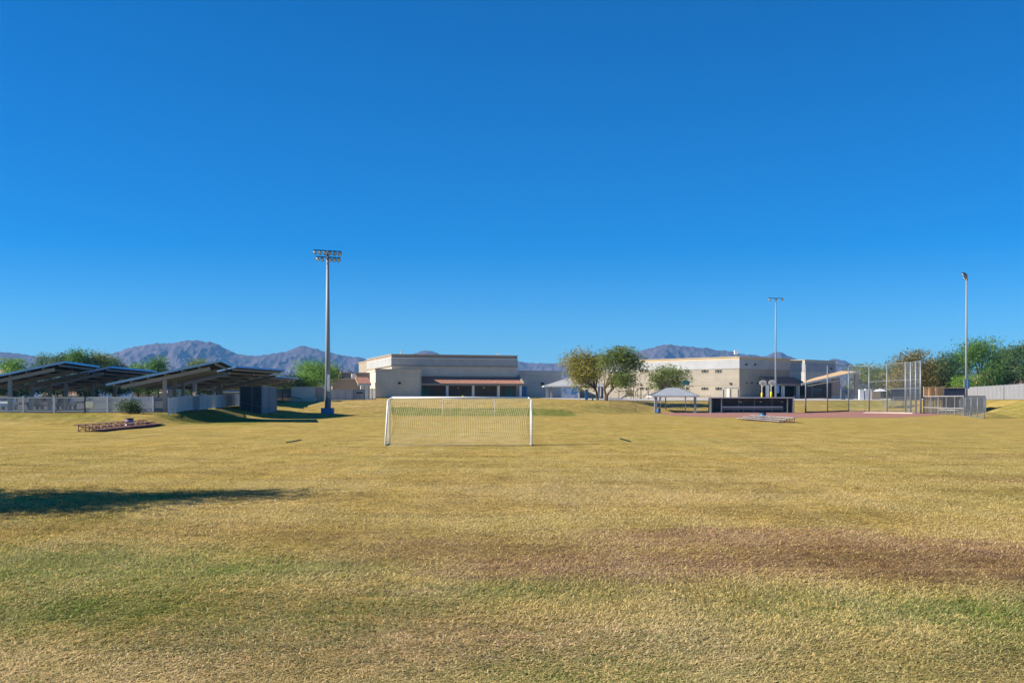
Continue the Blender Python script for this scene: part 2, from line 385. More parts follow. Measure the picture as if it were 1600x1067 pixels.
# ------------------------------------------------------------------ ground sheet
ys = np.concatenate([np.arange(-30, 8, 2.), np.arange(8, 40, .5), np.arange(40, 300, 1.), np.geomspace(300, 11000, 40)])
xs = np.concatenate([-np.geomspace(11000, 131, 30), np.arange(-130, 131, 1.), np.geomspace(131, 11000, 30)])
gx, gy = np.meshgrid(xs, ys); gz = Hn(gx, gy)
# gentle natural unevenness on the field
und = .03*np.sin(gx*.21+1)*np.cos(gy*.17)+.02*np.sin(gx*.5-gy*.33)
gz = gz + und*(gy > 15)*(gy < 140)
nx, ny = len(xs), len(ys)
me = bpy.data.meshes.new('ground')
idx = np.arange(nx*ny).reshape(ny, nx)
fc = np.stack([idx[:-1, :-1], idx[:-1, 1:], idx[1:, 1:], idx[1:, :-1]], -1).reshape(-1, 4)
co = np.stack([gx, gy, gz], -1).reshape(-1, 3)
me.vertices.add(len(co)); me.vertices.foreach_set('co', co.ravel())
me.loops.add(fc.size); me.loops.foreach_set('vertex_index', fc.ravel())
me.polygons.add(len(fc)); me.polygons.foreach_set('loop_start', np.arange(len(fc))*4); me.polygons.foreach_set('loop_total', np.full(len(fc), 4))
me.update(calc_edges=True); me.polygons.foreach_set('use_smooth', [True]*len(fc))
set_cm(me, co[:, 0], co[:, 1]); me.materials.append(turfmat('turf', False))
ground = bpy.data.objects.new('ground', me); COL.objects.link(ground); struct(ground)

def draped(name, m, us, near, far, lift, nv=14, uv_rows=None):
    """sheet following the ground between two depth profiles given over picture-columns"""
    uu = np.linspace(us[0], us[-1], 140); n0 = np.interp(uu, us, near); n1 = np.interp(uu, us, far)
    mb = MB(); vs = []
    for j in range(nv+1):
        t = j/nv
        for i, u in enumerate(uu):
            Y = n0[i]*(1-t)+n1[i]*t; x = (u-800)/F*Y; vs.append((x, Y, H(x, Y)+lift))
    w = len(uu); fs = [(j*w+i, j*w+i+1, (j+1)*w+i+1, (j+1)*w+i) for j in range(nv) for i in range(w-1)]
    mb.add(vs, fs); return struct(mb.build(name, m))

# ------------------------------------------------------------------ short dormant turf, one mass of blades
def grass():
    n = 700000
    # tufts: sample depth so that density falls with distance
    nt_ = 60000
    def samp(k):
        y = 8.4 + 75*rng.random(k)**2.6
        x = (rng.random(k)-.5)*2*(.49*y+1.2)
        return x, y
    tx, ty = samp(nt_)
    keep = rng.random(nt_) < (1-np.clip((ty-20)/64, 0, 1))**1.3; tx, ty = tx[keep], ty[keep]; nt_ = len(tx)
    ti = rng.integers(0, nt_, n)
    spread = .07+.003*ty[ti]
    x = tx[ti] + rng.normal(0, 1, n)*spread; y = ty[ti] + rng.normal(0, 1, n)*spread
    k = n//3; ux, uy = samp(k); kp = rng.random(k) < (1-np.clip((uy-20)/64, 0, 1))**1.3; ux[~kp] = x[:k][~kp]; uy[~kp] = y[:k][~kp]; x[:k] = ux; y[:k] = uy
    far = np.clip((y-9)/45, 0, 1)
    h = (.010+.028*rng.random(n))*(1-.35*far); lean = .04+.085*rng.random(n)
    lean *= (1+.5*far)
    # lay direction changes slowly over the field as mown/trodden grass does
    th = 1.2*np.sin(x*.8)+1.4*np.cos(y*.9+x*.3)+rng.normal(0, 1.3, n)
    dx, dy = np.cos(th), np.sin(th); w = (.0028+.003*rng.random(n))*(1+1.2*far)
    z0 = .0*x + .03*np.sin(x*.21+1)*np.cos(y*.17)*(y > 15)+.02*np.sin(x*.5-y*.33)*(y > 15)
    a = np.stack([x-dy*w, y+dx*w, z0-.004], 1); b = np.stack([x+dy*w, y-dx*w, z0-.004], 1)
    mx_, my_ = x+dx*lean*.45, y+dy*lean*.45
    c = np.stack([mx_+dy*w*.9, my_-dx*w*.9, z0+h*.85], 1); d = np.stack([mx_-dy*w*.9, my_+dx*w*.9, z0+h*.85], 1)
    e = np.stack([x+dx*lean, y+dy*lean, z0+h*.9], 1)
    co = np.stack([a, b, c, d, e], 1).reshape(-1, 3)
    base = np.arange(n)*5
    tri = np.stack([base, base+1, base+2, base, base+2, base+3, base+3, base+2, base+4], 1).reshape(-1, 3)
    me = bpy.data.meshes.new('grass')
    me.vertices.add(len(co)); me.vertices.foreach_set('co', co.ravel().astype(np.float32))
    me.loops.add(tri.size); me.loops.foreach_set('vertex_index', tri.ravel().astype(np.int32))
    me.polygons.add(len(tri)); me.polygons.foreach_set('loop_start', (np.arange(len(tri))*3).astype(np.int32)); me.polygons.foreach_set('loop_total', np.full(len(tri), 3, np.int32))
    me.update(calc_edges=True)
    set_cm(me, np.repeat(x, 5), np.repeat(y, 5))
    at = me.attributes.new('bv', 'FLOAT', 'POINT'); at.data.foreach_set('value', np.repeat(rng.random(n), 5).astype(np.float32))
    at = me.attributes.new('bw', 'FLOAT', 'POINT'); at.data.foreach_set('value', np.repeat(rng.random(n), 5).astype(np.float32))
    me.materials.append(turfmat('turf_blades', True))
    o = bpy.data.objects.new('grass', me); COL.objects.link(o); struct(o, 'stuff')
    o['label'] = 'short dry straw coloured turf in the foreground'; o['category'] = 'grass'
grass()

# ------------------------------------------------------------------ mountains
def mountain(prof, D, depth, seed, name, wall=.35):
    us = [p[0] for p in prof]; vs_ = [p[1] for p in prof]
    uu = np.arange(us[0], us[-1]+.1, 2.0); rr = np.interp(uu, us, vs_)
    k = np.array([1, 2, 3, 2, 1.])/9; rr = np.convolve(np.pad(rr, 2, mode='edge'), k, 'valid')
    nv = 56; V = []; n = len(uu)
    for j in range(nv+1):
        t = j/nv                       # 0 front foot .. .7 ridge .. 1 back foot
        Y = D - depth*.7 + depth*t
        for i, u in enumerate(uu):
            xr = (u-800)/F*D; top = max(0, (HOR-rr[i])/F*D)
            s = t/.7 if t < .7 else (1-t)/.3
            x = xr + (Y-D)*((u-800)/F)*.5
            q = Vector((x/280.0, Y/460.0, seed))
            rg = 1-abs(noise.noise(q)*2); rg2 = 1-abs(noise.noise(q*2.3)*2); rg3 = 1-abs(noise.noise(q*5.1)*2)
            g = (rg*.45+rg2*.33+rg3*.22)
            env = s**1.15
            amp = 4*s*(1-s)
            h = top*(env*(1-.0*amp) - .58*amp*(1-g)) + top*.012*noise.noise(q*11)*2
            V.append((x, Y, max(h, -30) + 1.0 if s > 0 else -30))
    mb = MB(); mb.add(V, [(j*n+i, j*n+i+1, (j+1)*n+i+1, (j+1)*n+i) for j in range(nv) for i in range(n-1)])
    return struct(mb.build(name, M['rock'], smooth=False))
M['rock'] = mat('desert_rock', (.085, .065, .075), .95, var=.3, vscale=.004, fine=.35, fscale=.02)
left = [(-260, 600), (-200, 560), (-60, 552), (0, 549), (30, 551), (60, 556), (110, 560), (150, 556), (180, 550), (200, 543), (222, 539), (240, 535), (252, 534), (268, 536), (285, 531), (310, 531), (338, 535), (352, 543), (368, 551), (385, 554), (403, 555), (425, 552), (447, 548), (462, 542), (474, 539), (490, 543), (508, 548), (525, 552), (545, 556), (562, 557), (580, 563), (604, 560), (625, 557), (645, 552), (662, 547), (676, 547), (690, 555), (720, 562), (760, 566), (790, 562), (812, 563), (825, 566), (845, 566), (868, 567), (890, 562), (930, 556), (962, 560), (985, 553), (1005, 545), (1022, 541), (1040, 537), (1060, 539), (1080, 541), (1108, 543), (1122, 546), (1142, 547), (1155, 552), (1175, 553), (1195, 556), (1205, 551), (1216, 548), (1228, 553), (1245, 561), (1275, 568), (1292, 563), (1305, 559), (1318, 562), (1332, 569), (1350, 574), (1400, 578), (1500, 582), (1620, 580), (1760, 590), (1900, 604)]
mountain(left, 6200, 2600, 3.1, 'mountains')
near = [(330, 618), (380, 600), (402, 592), (420, 588), (442, 583), (460, 589), (486, 594), (512, 588), (528, 580), (543, 575), (560, 584), (585, 592), (640, 602), (720, 612)]
mountain(near, 4300, 1000, 8.7, 'foothills')

# ------------------------------------------------------------------ paved and bare ground sheets
draped('infield_dirt', M['dirt'], [1026, 1045, 1075, 1110, 1200, 1300, 1400, 1440, 1462, 1482], [187, 163, 150, 143.5, 141, 141, 142, 150, 163, 176], [190, 190, 190.5, 190.5, 190.5, 195, 196, 192, 187, 178], .016)
draped('concrete_path', M['conc'], [845, 870, 950, 1100, 1300, 1445], [224, 218, 214, 222, 222, 226], [300, 300, 330, 330, 330, 330], .05, 30)
draped('parking_lot', M['asphalt'], [-260, 0, 262, 300, 360], [107, 107, 108, 121, 154], [260, 260, 262, 262, 262], .04, 30)
mb = MB()
for (a, b, w) in (((1357, 191), (1400, 187), 3.2), ((1400, 187), (1438, 181), 3.2)):
    pa = Vector((X(a[0], a[1]), a[1], .06)); pb = Vector((X(b[0], b[1]), b[1], .06)); mb.beam(pa, pb, w, .12)
struct(mb.build('backstop_kerb', M['pad']))

# ------------------------------------------------------------------ football goals
def goal_frame(root, cx, Y0, W, depth, front_dir, r=.06, z0=0.0, stays=True):
    """front_dir=+1: mouth faces away from camera, base nearer"""
    xl, xr = cx-W/2, cx+W/2
    pts = [(xl, Y0, z0), (xl, Y0, z0+2.25), (xl+.05, Y0, z0+2.38), (xl+.18, Y0, z0+2.44)]
    for sgn, x in ((1, xl), (-1, xr)):
        mb = MB(); mb.tube([(x, Y0, z0-.05), (x, Y0, z0+2.22), (x+sgn*.04, Y0, z0+2.36), (x+sgn*.16, Y0, z0+2.44)], r, 10)
        mb.build('post', M['white'], root, True)
    mb = MB(); mb.tube([(xl+.16, Y0, z0+2.44), (xr-.16, Y0, z0+2.44)], r, 10); mb.build('crossbar', M['white'], root, True)
    if stays:
        yb = Y0-front_dir*depth
        for sgn, x in ((1, xl), (-1, xr)):
            xo = x
            mb = MB(); mb.tube([(x, Y0-.02, z0+2.36), (x-sgn*.02, Y0-front_dir*.5, z0+2.25), (xo, yb, z0+.05)], r*.8, 8); mb.build('back_stay', M['white'], root, True)
            mb = MB(); mb.tube([(x, Y0, z0+.04), (xo, yb, z0+.05)], r*.7, 8); mb.build('ground_bar', M['white'], root, True)
        mb = MB(); mb.tube([(xl, yb, z0+.0), (xr, yb, z0+.0)], .012, 6); mb.build('rear_bar', M['net'], root, True)
gY = 57.2; gcx = (X(608.5, gY)+X(829.5, gY))/2; gW = X(829.5, gY)-X(608.5, gY)
g = thing('football_goal', 'near white football goal with a sagging pale net', 'football goal', (gcx, gY, 0), 0, 'football goals on the field')
goal_frame(g, gcx, gY, gW, 1.9, 1)
def net(root):
    mb = MB(); xl, xr = gcx-gW/2, gcx+gW/2; rw = .0085
    # back surface: crossbar (Y gY,z 2.42) -> slants towards camera to ground
    def S(u, v):  # u 0..1 across, v 0..1 top->bottom
        x = xl + u*gW; top = .55
        if v < .18: t = v/.18; y = gY - .55*t; z = 2.42-.16*t
        else: t = (v-.18)/.82; y = gY-.55 - 1.3*(t**.85); z = 2.26*(1-t)+.03
        sag = math.sin(math.pi*u)**.5
        z -= .10*math.sin(math.pi*min(1, v*2.2))*sag if v < .45 else 0
        y += .28*math.sin(math.pi*v)*sag
        x += .30*math.sin(math.pi*v**1.6)*math.cos(math.pi*u) + .015*math.sin(u*60+v*5)
        return Vector((x, y, z))
    nu, nv = 74, 24
    for i in range(nu+1):
        mb.tube([S(i/nu, j/16) for j in range(17)], rw, 3, False)
    for j in range(1, nv+1):
        mb.tube([S(i/24, j/nv) for i in range(25)], rw*.5, 3, False)
    # side panels
    for sgn, u in ((1, 0.0), (-1, 1.0)):
        for j in range(1, 22):
            v = j/22; p = S(u, v); q = Vector((xl if u == 0 else xr, gY, p.z)); mb.tube([p, q], rw, 3, False)
        for k in range(1, 12):
            y = gY - 1.85*k/12; zz = max(.1, 2.3*(1-max(0, (k/12-.25))/.75)); x = xl if u == 0 else xr
            mb.tube([(x, y, .03), (x, y, zz)], rw, 3, False)
    o = mb.build('net', M['net'], root); o['label'] = 'pale sagging cord net'
net(g)
g2Y = 153.0; g2 = thing('football_goal', 'far white football goal without a net, seen through the near goal', 'football goal', (X(732.5, g2Y), g2Y, 0), 0, 'football goals on the field')
goal_frame(g2, X(732.5, g2Y), g2Y, X(773, g2Y)-X(692, g2Y), 1.6, -1, .065, 0, False)
for (a, b, lab) in (((447, 692.8), (471, 688.4), 'dark green grown-in goal area line left of the near goal'), ((969, 686.4), (985, 691), 'dark green grown-in goal area line right of the near goal')):
    pa, pb = [Vector((X(p[0], EYE*F/(p[1]-HOR)), EYE*F/(p[1]-HOR), .035)) for p in (a, b)]
    mb = MB(); n = 46; side = (pb-pa).cross(Vector((0, 0, 1))).normalized()
    for i in range(n*30):
        t = random.random(); w = .075*(1-abs(2*t-1)**4)+.02; c = pa.lerp(pb, t)+side*random.uniform(-w, w); hh = random.uniform(.02, .06); an = random.uniform(0, 6.28)
        d = Vector((math.cos(an), math.sin(an), 0))*.012
        mb.add([c-d, c+d, c+Vector((random.uniform(-.03, .03), random.uniform(-.03, .03), hh))], [(0, 1, 2)])
    o = mb.build('grass_line', M['linegreen']); tag(o, lab, 'grass line', 'goal area lines')

# ------------------------------------------------------------------ floodlight poles
def flood(root, p, aim, s=.52):
    aim = Vector(aim).normalized(); mb = MB()
    mb.lathe(p, [(.09*s/.5, -.34*s), (.2*s/.5, -.2*s), (.27*s/.5, -.05*s), (.3*s/.5, .06*s)], 12, aim)
    mb.tube([Vector(p)-aim*.3*s, Vector(p)-aim*.2*s+Vector((0, 0, .3))], .035, 6)
    up = Vector((0, 0, 1)); mb.beam(Vector(p)+aim*.06*s+up*.24*s, Vector(p)+aim*.42*s+up*.14*s, .62*s, .03)
    f = mb.build('floodlight', M['darkmetal'], root)
    m2 = MB(); m2.lathe(Vector(p)+aim*.065*s, [(.25*s/.5, 0), (.2*s/.5, .05), (.05, .08)], 12, aim); m2.build('lens', M['lens'], f, True)
def light_pole(px, pyb, pyt, Y, r0, r1, label, arms, aim, boxes, zbase=None):
    x = X(px, Y); zb = zbase if zbase is not None else H(x, Y); zt = Z(pyt, Y)
    t = thing('light_pole', label, 'floodlight pole', (x, Y, zb), 0, 'floodlight poles')
    mb = MB(); mb.tube([(x, Y, zb-.3), (x, Y, zb+(zt-zb)*.5), (x, Y, zt)], [r0, (r0+r1)/2, r1], 16); mb.build('pole', M['poleconc'], t, True)
    for (dz, dirv, offs) in arms:
        d = Vector(dirv).normalized(); z = zt-dz; c = Vector((x, Y, z))
        mb = MB(); mb.beam(c+d*(min(offs)-.2), c+d*(max(offs)+.2), .12, .12); mb.build('crossarm', M['darkmetal'], t)
        for o_ in offs:
            flood(t, c+d*o_+Vector((0, 0, -.36))+Vector((0, -.15, 0)), aim(o_))
    for (nm, off, sz, m_, z0) in boxes:
        mb = MB(); mb.box((x+off[0], Y+off[1], z0+sz[2]/2), sz); bx = mb.build(nm, m_, t)
        if nm == 'cabinet':
            m2 = MB(); m2.box((x+off[0], Y+off[1]-sz[1]/2-.012, z0+sz[2]*.5), (sz[0]*.8, .02, sz[2]*.8)); m2.build('cabinet_door', m_, bx)
    return t
zb1 = H(X(512, 147), 147)
light_pole(512, 641, 392, 147, .42, .17, 'tall pale floodlight pole with ten lamps behind the left end of the field', [(.0, (1, .45, 0), [-1.75, -1.05, -.4, .3, 1.0, 1.7]), (.85, (1, .45, 0), [-1.35, -.7, .35, .95, 1.55])],
           lambda o: (-.55 if o < 0 else .7, -.8, -.65), [('plinth', (0, 0, 0), (1.6, 1.4, 1.1), M['bluebox'], zb1-.35), ('cabinet', (.22, -.5, 0), (.30, .18, 2.2), M['white'], Z(611, 147)), ('cabinet', (.30, -.46, 0), (.42, .2, 1.9), M['steel'], Z(636, 147))])
light_pole(1212, 621, 466, 238, .22, .11, 'distant slim floodlight pole with three lamps above the basketball court', [(0, (1, .2, 0), [-1.5, 0.05, 1.5])], lambda o: (.3 if o > 0 else -.3, -.8, -.6),
           [('cabinet', (.45, -.3, 0), (.5, .3, 1.6), M['bluebox'], Z(614, 238))])
light_pole(1510, 640, 428, 173, .21, .10, 'floodlight pole at the right with its lamp arm pointing towards the field', [(0, (-.75, -1, 0), [.4, 1.2, 2.1]), (.5, (-.75, -1, 0), [.3, 1.4])], lambda o: (-.8, .1, -.5),
           [('cabinet', (-.28, -.2, 0), (.42, .3, 1.3), M['steel'], Z(605, 173)), ('cabinet', (.12, -.4, 0), (.35, .25, 1.5), M['bluebox'], Z(607, 173))])

# ------------------------------------------------------------------ low bleachers and drums along the touchlines
def low_bleacher(name, label, near_xy, far_xy, side, seat_m, frame_m):
    a = Vector((*near_xy, 0)); b = Vector((*far_xy, 0)); d = (b-a).normalized(); s = Vector((-d.y, d.x, 0))*side   # s: towards the lower rows
    t = thing('low_bleacher', label, 'bleacher', a.lerp(b, .5), 0, 'low bleachers beside the field')
    rows = [(0, .5), (.75, .34), (1.45, .18)]; Ln = (b-a).length
    for off, z in rows:
        mb = MB()
        for k in (-.13, .13):
            mb.beam(a-d*.4+s*(off+k)+Vector((0, 0, z)), b+d*.4+s*(off+k)+Vector((0, 0, z)), .23, .045)
        mb.build('seat_plank', seat_m, t)
    n = int(Ln//1.8)+1
    for i in range(n):
        p = a+d*(Ln*i/(n-1)); mb = MB()
        for off, z in rows: mb.beam(p+s*off+Vector((0, 0, -.02)), p+s*off+Vector((0, 0, z-.03)), .05, .05)
        mb.beam(p+Vector((0, 0, .45)), p+s*1.45+Vector((0, 0, .13)), .05, .05); mb.beam(p-s*.1+Vector((0, 0, .03)), p+s*1.7+Vector((0, 0, .03)), .06, .05)
        mb.beam(p+Vector((0, 0, .06)), p+s*.75+Vector((0, 0, .36)), .035, .035)
        mb.build('support_frame', frame_m, t)
    for i in range(0, n-1, 2):
        p = a+d*(Ln*i/(n-1)); q = a+d*(Ln*(i+1)/(n-1)); mb = MB()
        mb.beam(p+Vector((0, 0, .05)), q+Vector((0, 0, .55)), .03, .03); mb.beam(p+Vector((0, 0, .55)), q+Vector((0, 0, .05)), .03, .03)
        mb.build('cross_brace', frame_m, t)
    return t
low_bleacher('low_bleacher', 'long low maroon bleacher lying on the grass at the left', (-31.2, 78.3), (-33.2, 98.0), -1, M['plum'], M['plum'])
low_bleacher('low_bleacher', 'low pale and pink bleacher on the grass in front of the dugout', (28.3, 109.0), (28.0, 127.0), 1, M['alum'], M['plum'])
def drum(label, px, Y, h, r, body, bands):
    x = X(px, Y); z = H(x, Y); t = thing('rubbish_drum', label, 'rubbish drum', (x, Y, z), 0, 'rubbish drums')
    mb = MB(); mb.lathe((x, Y, z), [(r, 0), (r, h*.3), (r*1.03, h*.33), (r, h*.36), (r, h*.63), (r*1.03, h*.66), (r, h*.69), (r, h)], 20); mb.build('drum_body', body, t, True)
    mb = MB(); mb.lathe((x, Y, z+h*.88), [(r*1.03, 0), (r*1.09, h*.03), (r*1.08, h*.14), (r*.9, h*.15)], 20); mb.build('rim', M['black'], t, True)
    if bands:
        for k in (.12, .45):
            mb = MB(); mb.lathe((x, Y, z+h*k), [(r*1.015, 0), (r*1.015, h*.17)], 20); mb.build('painted_band', M['alum'], t, True)
    return t
drum('dark topped drum with purple and white bands behind the maroon bleacher', 202, 92.5, .74, .33, M['purple'], True)
drum('blue drum with a dark rim standing at the pale bleacher', 1192, 122.5, .84, .36, M['barrelblue'], False)
drum('small blue drum beside the ramada post', 1029, 186, .85, .32, M['barrelblue'], False)

# ------------------------------------------------------------------ solar parking canopies
def canopy(label, P, P2, zh=6.3, w=11.0, zl=3.85, rowpad=.6, stations=3, edge=None):
    P = Vector((*P, 0)); P2 = Vector((*P2, 0)); d = (P2-P).normalized(); s = Vector((-d.y, d.x, 0)); Ln = (P2-P).length
    t = thing('solar_canopy', label, 'parking canopy', (P.lerp(P2, .5)+s*w/2)+Vector((0, 0, .85)), math.atan2(d.y, d.x), 'solar canopies over the car park')
    def Q(a, c, dz=0): return P+d*a+s*c+Vector((0, 0, zh+(zl-zh)*c/w+dz))
    n = s*(zh-zl)+Vector((0, 0, w)); n.normalize()
    mb = MB(); th = n*.06
    mb.hexa([Q(.06, .06), Q(.06, w-.06), Q(Ln-.06, w-.06), Q(Ln-.06, .06)][::-1], [x+th for x in [Q(.06, .06), Q(.06, w-.06), Q(Ln-.06, w-.06), Q(Ln-.06, .06)]][::-1]); mb.build('solar_array', M['solar'], t)
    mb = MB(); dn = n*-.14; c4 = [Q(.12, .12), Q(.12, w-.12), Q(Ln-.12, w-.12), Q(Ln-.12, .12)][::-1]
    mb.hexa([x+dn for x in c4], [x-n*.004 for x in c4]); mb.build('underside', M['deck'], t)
    for p, q in ((Q(0, 0), Q(Ln, 0)), (Q(0, w), Q(Ln, w)), (Q(0, 0), Q(0, w)), (Q(Ln, 0), Q(Ln, w))):
        mb = MB(); mb.beam(p-n*.04, q-n*.04, .08, .22, n); mb.build('edge_trim', M['canedge'], t)
    for k in range(7):
        c = .6+(w-1.2)*k/6
        mb = MB(); mb.beam(Q(.15, c)-n*.26, Q(Ln-.15, c)-n*.26, .09, .22, n); mb.build('purlin', M['canframe'], t)
    for k in range(stations):
        a = rowpad+(Ln-2*rowpad)*k/max(1, stations-1)
        mb = MB(); mb.beam(Q(a, 1.2)-n*.56, Q(a, w-1.2)-n*.56, .28, .36, n); b_ = mb.build('beam', M['canframe'], t)
        c = Q(a, w*.5); mb = MB(); mb.box((c.x, c.y, (c.z-.75+.4)/2+.0), (.38, .38, c.z-.75-.4), math.atan2(d.y, d.x)); mb.build('post', M['canframe'], t)
        mb = MB(); mb.box((c.x, c.y, 1.0), (.5, .5, .3), math.atan2(d.y, d.x)); mb.build('footing', M['conc'], t)
    return t
KY = K
canopy('nearest left solar canopy with its high corner against the trees', (-46.8, 73.6*KY), (-49.6, 85*KY-.6))
canopy('solar canopy following behind the leftmost one', (-48.6, 85*KY+.4), (-49.9, 98.8*KY))
canopy('solar canopy with the highest roof corner, next to the gate', (-29.5, 70*KY+2), (-33.0, 83*KY))
canopy('solar canopy whose roof tip reaches over the grey enclosure', (-32.9, 83.6*KY+.6), (-30.5, 94.5*KY))
canopy('low-lying far solar canopy seen between the two rows', (-37.5, 100*KY), (-37.0, 122*KY), 6.0, 10, 4.2)

# ------------------------------------------------------------------ picket fences
def picket_fence(label, pts, h, m_, step=.11, pw=.028, post_every=2.4, railgap=(.12, .95), postw=.1, group=None, name='picket_fence', lift=0.06, thick=.028):
    """pts: list of (x, Y); follows the ground"""
    c = Vector((sum(p[0] for p in pts)/len(pts), sum(p[1] for p in pts)/len(pts), 0)); c.z = H(c.x, c.y)
    t = thing(name, label, 'fence', c, 0, group)
    for (p, q) in zip(pts[:-1], pts[1:]):
        p = Vector((*p, 0)); q = Vector((*q, 0)); Ln = (q-p).length; n = max(1, round(Ln/post_every)); ang = math.atan2((q-p).y, (q-p).x)
        for k in range(n+1 if q == Vector((*pts[-1], 0)) else n):
            a = p.lerp(q, k/n); z = H(a.x, a.y); mb = MB(); mb.box((a.x, a.y, z+h/2-.1), (postw, postw, h+.3), ang); mb.box((a.x, a.y, z+h+.08), (postw+.04, postw+.04, .05), ang)
            mb.build('post', M['fence'] if m_ is not M['vinyl'] else M['vinyl'], t)
        for k in range(n):
            a = p.lerp(q, k/n); b = p.lerp(q, (k+1)/n); za = H(a.x, a.y); zb = H(b.x, b.y); mb = MB()
            for fz in railgap: mb.beam(a+Vector((0, 0, za+h*fz)), b+Vector((0, 0, zb+h*fz)), .045, .06)
            m = int((b-a).length/step)
            for i in range(1, m):
                f = i/m; x = a.lerp(b, f); z = za+(zb-za)*f
                mb.box((x.x, x.y, z+h/2+lift/2), (pw, thick, h-lift), ang)
            mb.build('picket_panel', m_, t)
    return t
pA = (X(-60, 105), 105); pB = (X(133, 105), 105); pC = (X(239, 105), 105)
picket_fence('grey see-through picket fence in front of the shaded canopy car park', [pA, pB], 1.55, M['fence'], .11, .018, 2.85, group='picket fences along the car park')
picket_fence('pale close picket fence with a beige sign between car park and slope', [pB, pC], 1.55, M['fence'], .075, .042, 2.15, group='picket fences along the car park')
# recessed gap and drive gate
pE = (X(241, 112), 112); pF = (X(262, 111), 111)
picket_fence('set-back grey gate in the gap of the car park fence', [pE, pF], 1.5, M['steel'], .16, .022, 1.6, name='fence_gate')
p1 = (X(263, 105), 105); p2 = (X(301, 118), 118); p3 = (X(311, 120), 120); p4 = (X(375, 152), 152)
picket_fence('shaded blue grey picket fence running back from the corner to the light gate', [p1, p2], 1.58, M['fence'], .085, .045, 2.4, group='picket fences along the car park')
picket_fence('narrow light gate in the fence running back beside the slope', [p2, p3], 1.55, M['vinyl'], .07, .05, 1.5, name='fence_gate')
picket_fence('shaded picket fence running back from the light gate to the enclosure', [p3, p4], 1.6, M['fence'], .085, .045, 2.6, group='picket fences along the car park')
# sign on fence
xs_, Ys = X(140, 104.8), 104.8; t = thing('fence_sign', 'blank beige sign fixed to the pale picket fence', 'sign', (xs_, Ys, H(xs_, Ys)))
mb = MB(); mb.box((xs_, Ys-.05, Z(632, Ys)), (.74, .03, .62)); mb.build('sign_board', M['signbeige'], t)
mb = MB()
for dx in (-.3, .3): mb.box((xs_+dx, Ys-.02, Z(632, Ys)), (.04, .03, .8))
mb.build('bracket', M['steel'], t)

# ------------------------------------------------------------------ grey enclosure
def enclosure():
    Y0 = 137.5; x0 = X(409, Y0); zt = 3.95; cx = [(x0, Y0), (x0-2.9, Y0+.7), (x0-2.5, Y0+7.8), (x0+.3, Y0+7.2)]
    t = thing('metal_enclosure', 'tall grey blue metal clad enclosure standing on the slope', 'enclosure', (x0, Y0, H(x0, Y0)))
    names = [((1, 0), 'screen_panel', 'edark'), ((0, 3), 'side_panel', 'ebox'), ((1, 2), 'side_panel', 'ebox'), ((2, 3), 'screen_panel', 'edark')]
    for (i, j), nm, m_ in names:
        a = Vector((*cx[i], 0)); b = Vector((*cx[j], 0)); n = max(2, round((b-a).length/.9)); mb = MB(); d = (b-a).normalized(); s = Vector((-d.y, d.x, 0))
        k = int((b-a).length/.16)
        for q in range(k):      # corrugated cladding
            p = a+d*(q*.16+.02)+s*(.02 if q % 2 else 0); r_ = a+d*(q*.16+.15)+s*(.02 if q % 2 else 0); zb = H(p.x, p.y)-.25
            mb.beam(Vector((*(p+r_)[:2], 0))/2+Vector((0, 0, zb)), Vector((*(p+r_)[:2], 0))/2+Vector((0, 0, zt)), .15, .03, s) if False else mb.box(((p.x+r_.x)/2, (p.y+r_.y)/2, (zb+zt)/2), (.158, .03, zt-zb), math.atan2(d.y, d.x))
        mb.build(nm, M[m_], t)
        mb = MB(); mb.beam(a+Vector((0, 0, zt+.03)), b+Vector((0, 0, zt+.03)), .12, .1); mb.beam(a+Vector((0, 0, H(a.x, a.y)+.9))-s*.03, b+Vector((0, 0, H(b.x, b.y)+.9))-s*.03, .1, .07); mb.build('rail', M['steel'], t)
    for (a, b, f) in ((1, 0, 0), (1, 0, .55), (1, 0, 1), (0, 3, 1), (0, 3, .5), (1, 2, 1)):
        p = Vector((*cx[a], 0)).lerp(Vector((*cx[b], 0)), f); zb = H(p.x, p.y)-.3; mb = MB(); mb.box((p.x, p.y-.04, (zb+zt)/2+.03), (.12, .12, zt-zb+.1)); mb.build('post', M['steel'], t)
enclosure()

# ------------------------------------------------------------------ white fence and block walls, centre left
def fpt(px, Y): return (X(px, Y), Y)
picket_fence('white close-boarded fence beside the block wall enclosure', [fpt(428, 180), fpt(455, 182)], 2.0, M['vinyl'], .1, .075, 1.5, group='white fences in front of the gym', name='white_fence')
picket_fence('white close-boarded fence between floodlight pole and gym', [fpt(502, 190), fpt(552, 202), fpt(569, 203)], 2.0, M['vinyl'], .1, .08, 3.0, group='white fences in front of the gym', name='white_fence')
gt = picket_fence('white double gate standing against the gym side wing', [fpt(569.5, 203), fpt(587, 205)], 2.1, M['vinyl'], .12, .07, 1.05, name='white_gate')
def signboard(px, py, Y, w, h, label, m_=None):
    x = X(px, Y); z = Z(py, Y); t = thing('notice_board', label, 'sign', (x, Y, z))
    mb = MB(); mb.box((x, Y, z), (w, .05, h)); mb.build('board', m_ or M['darkmetal'], t)
    mb = MB(); mb.box((x, Y+.04, z), (w+.06, .03, h+.06)); mb.build('board_frame', M['white'], t)
signboard(562, 613.5, 201.8, 1.25, .36, 'dark narrow notice board on the white fence near the double gate')
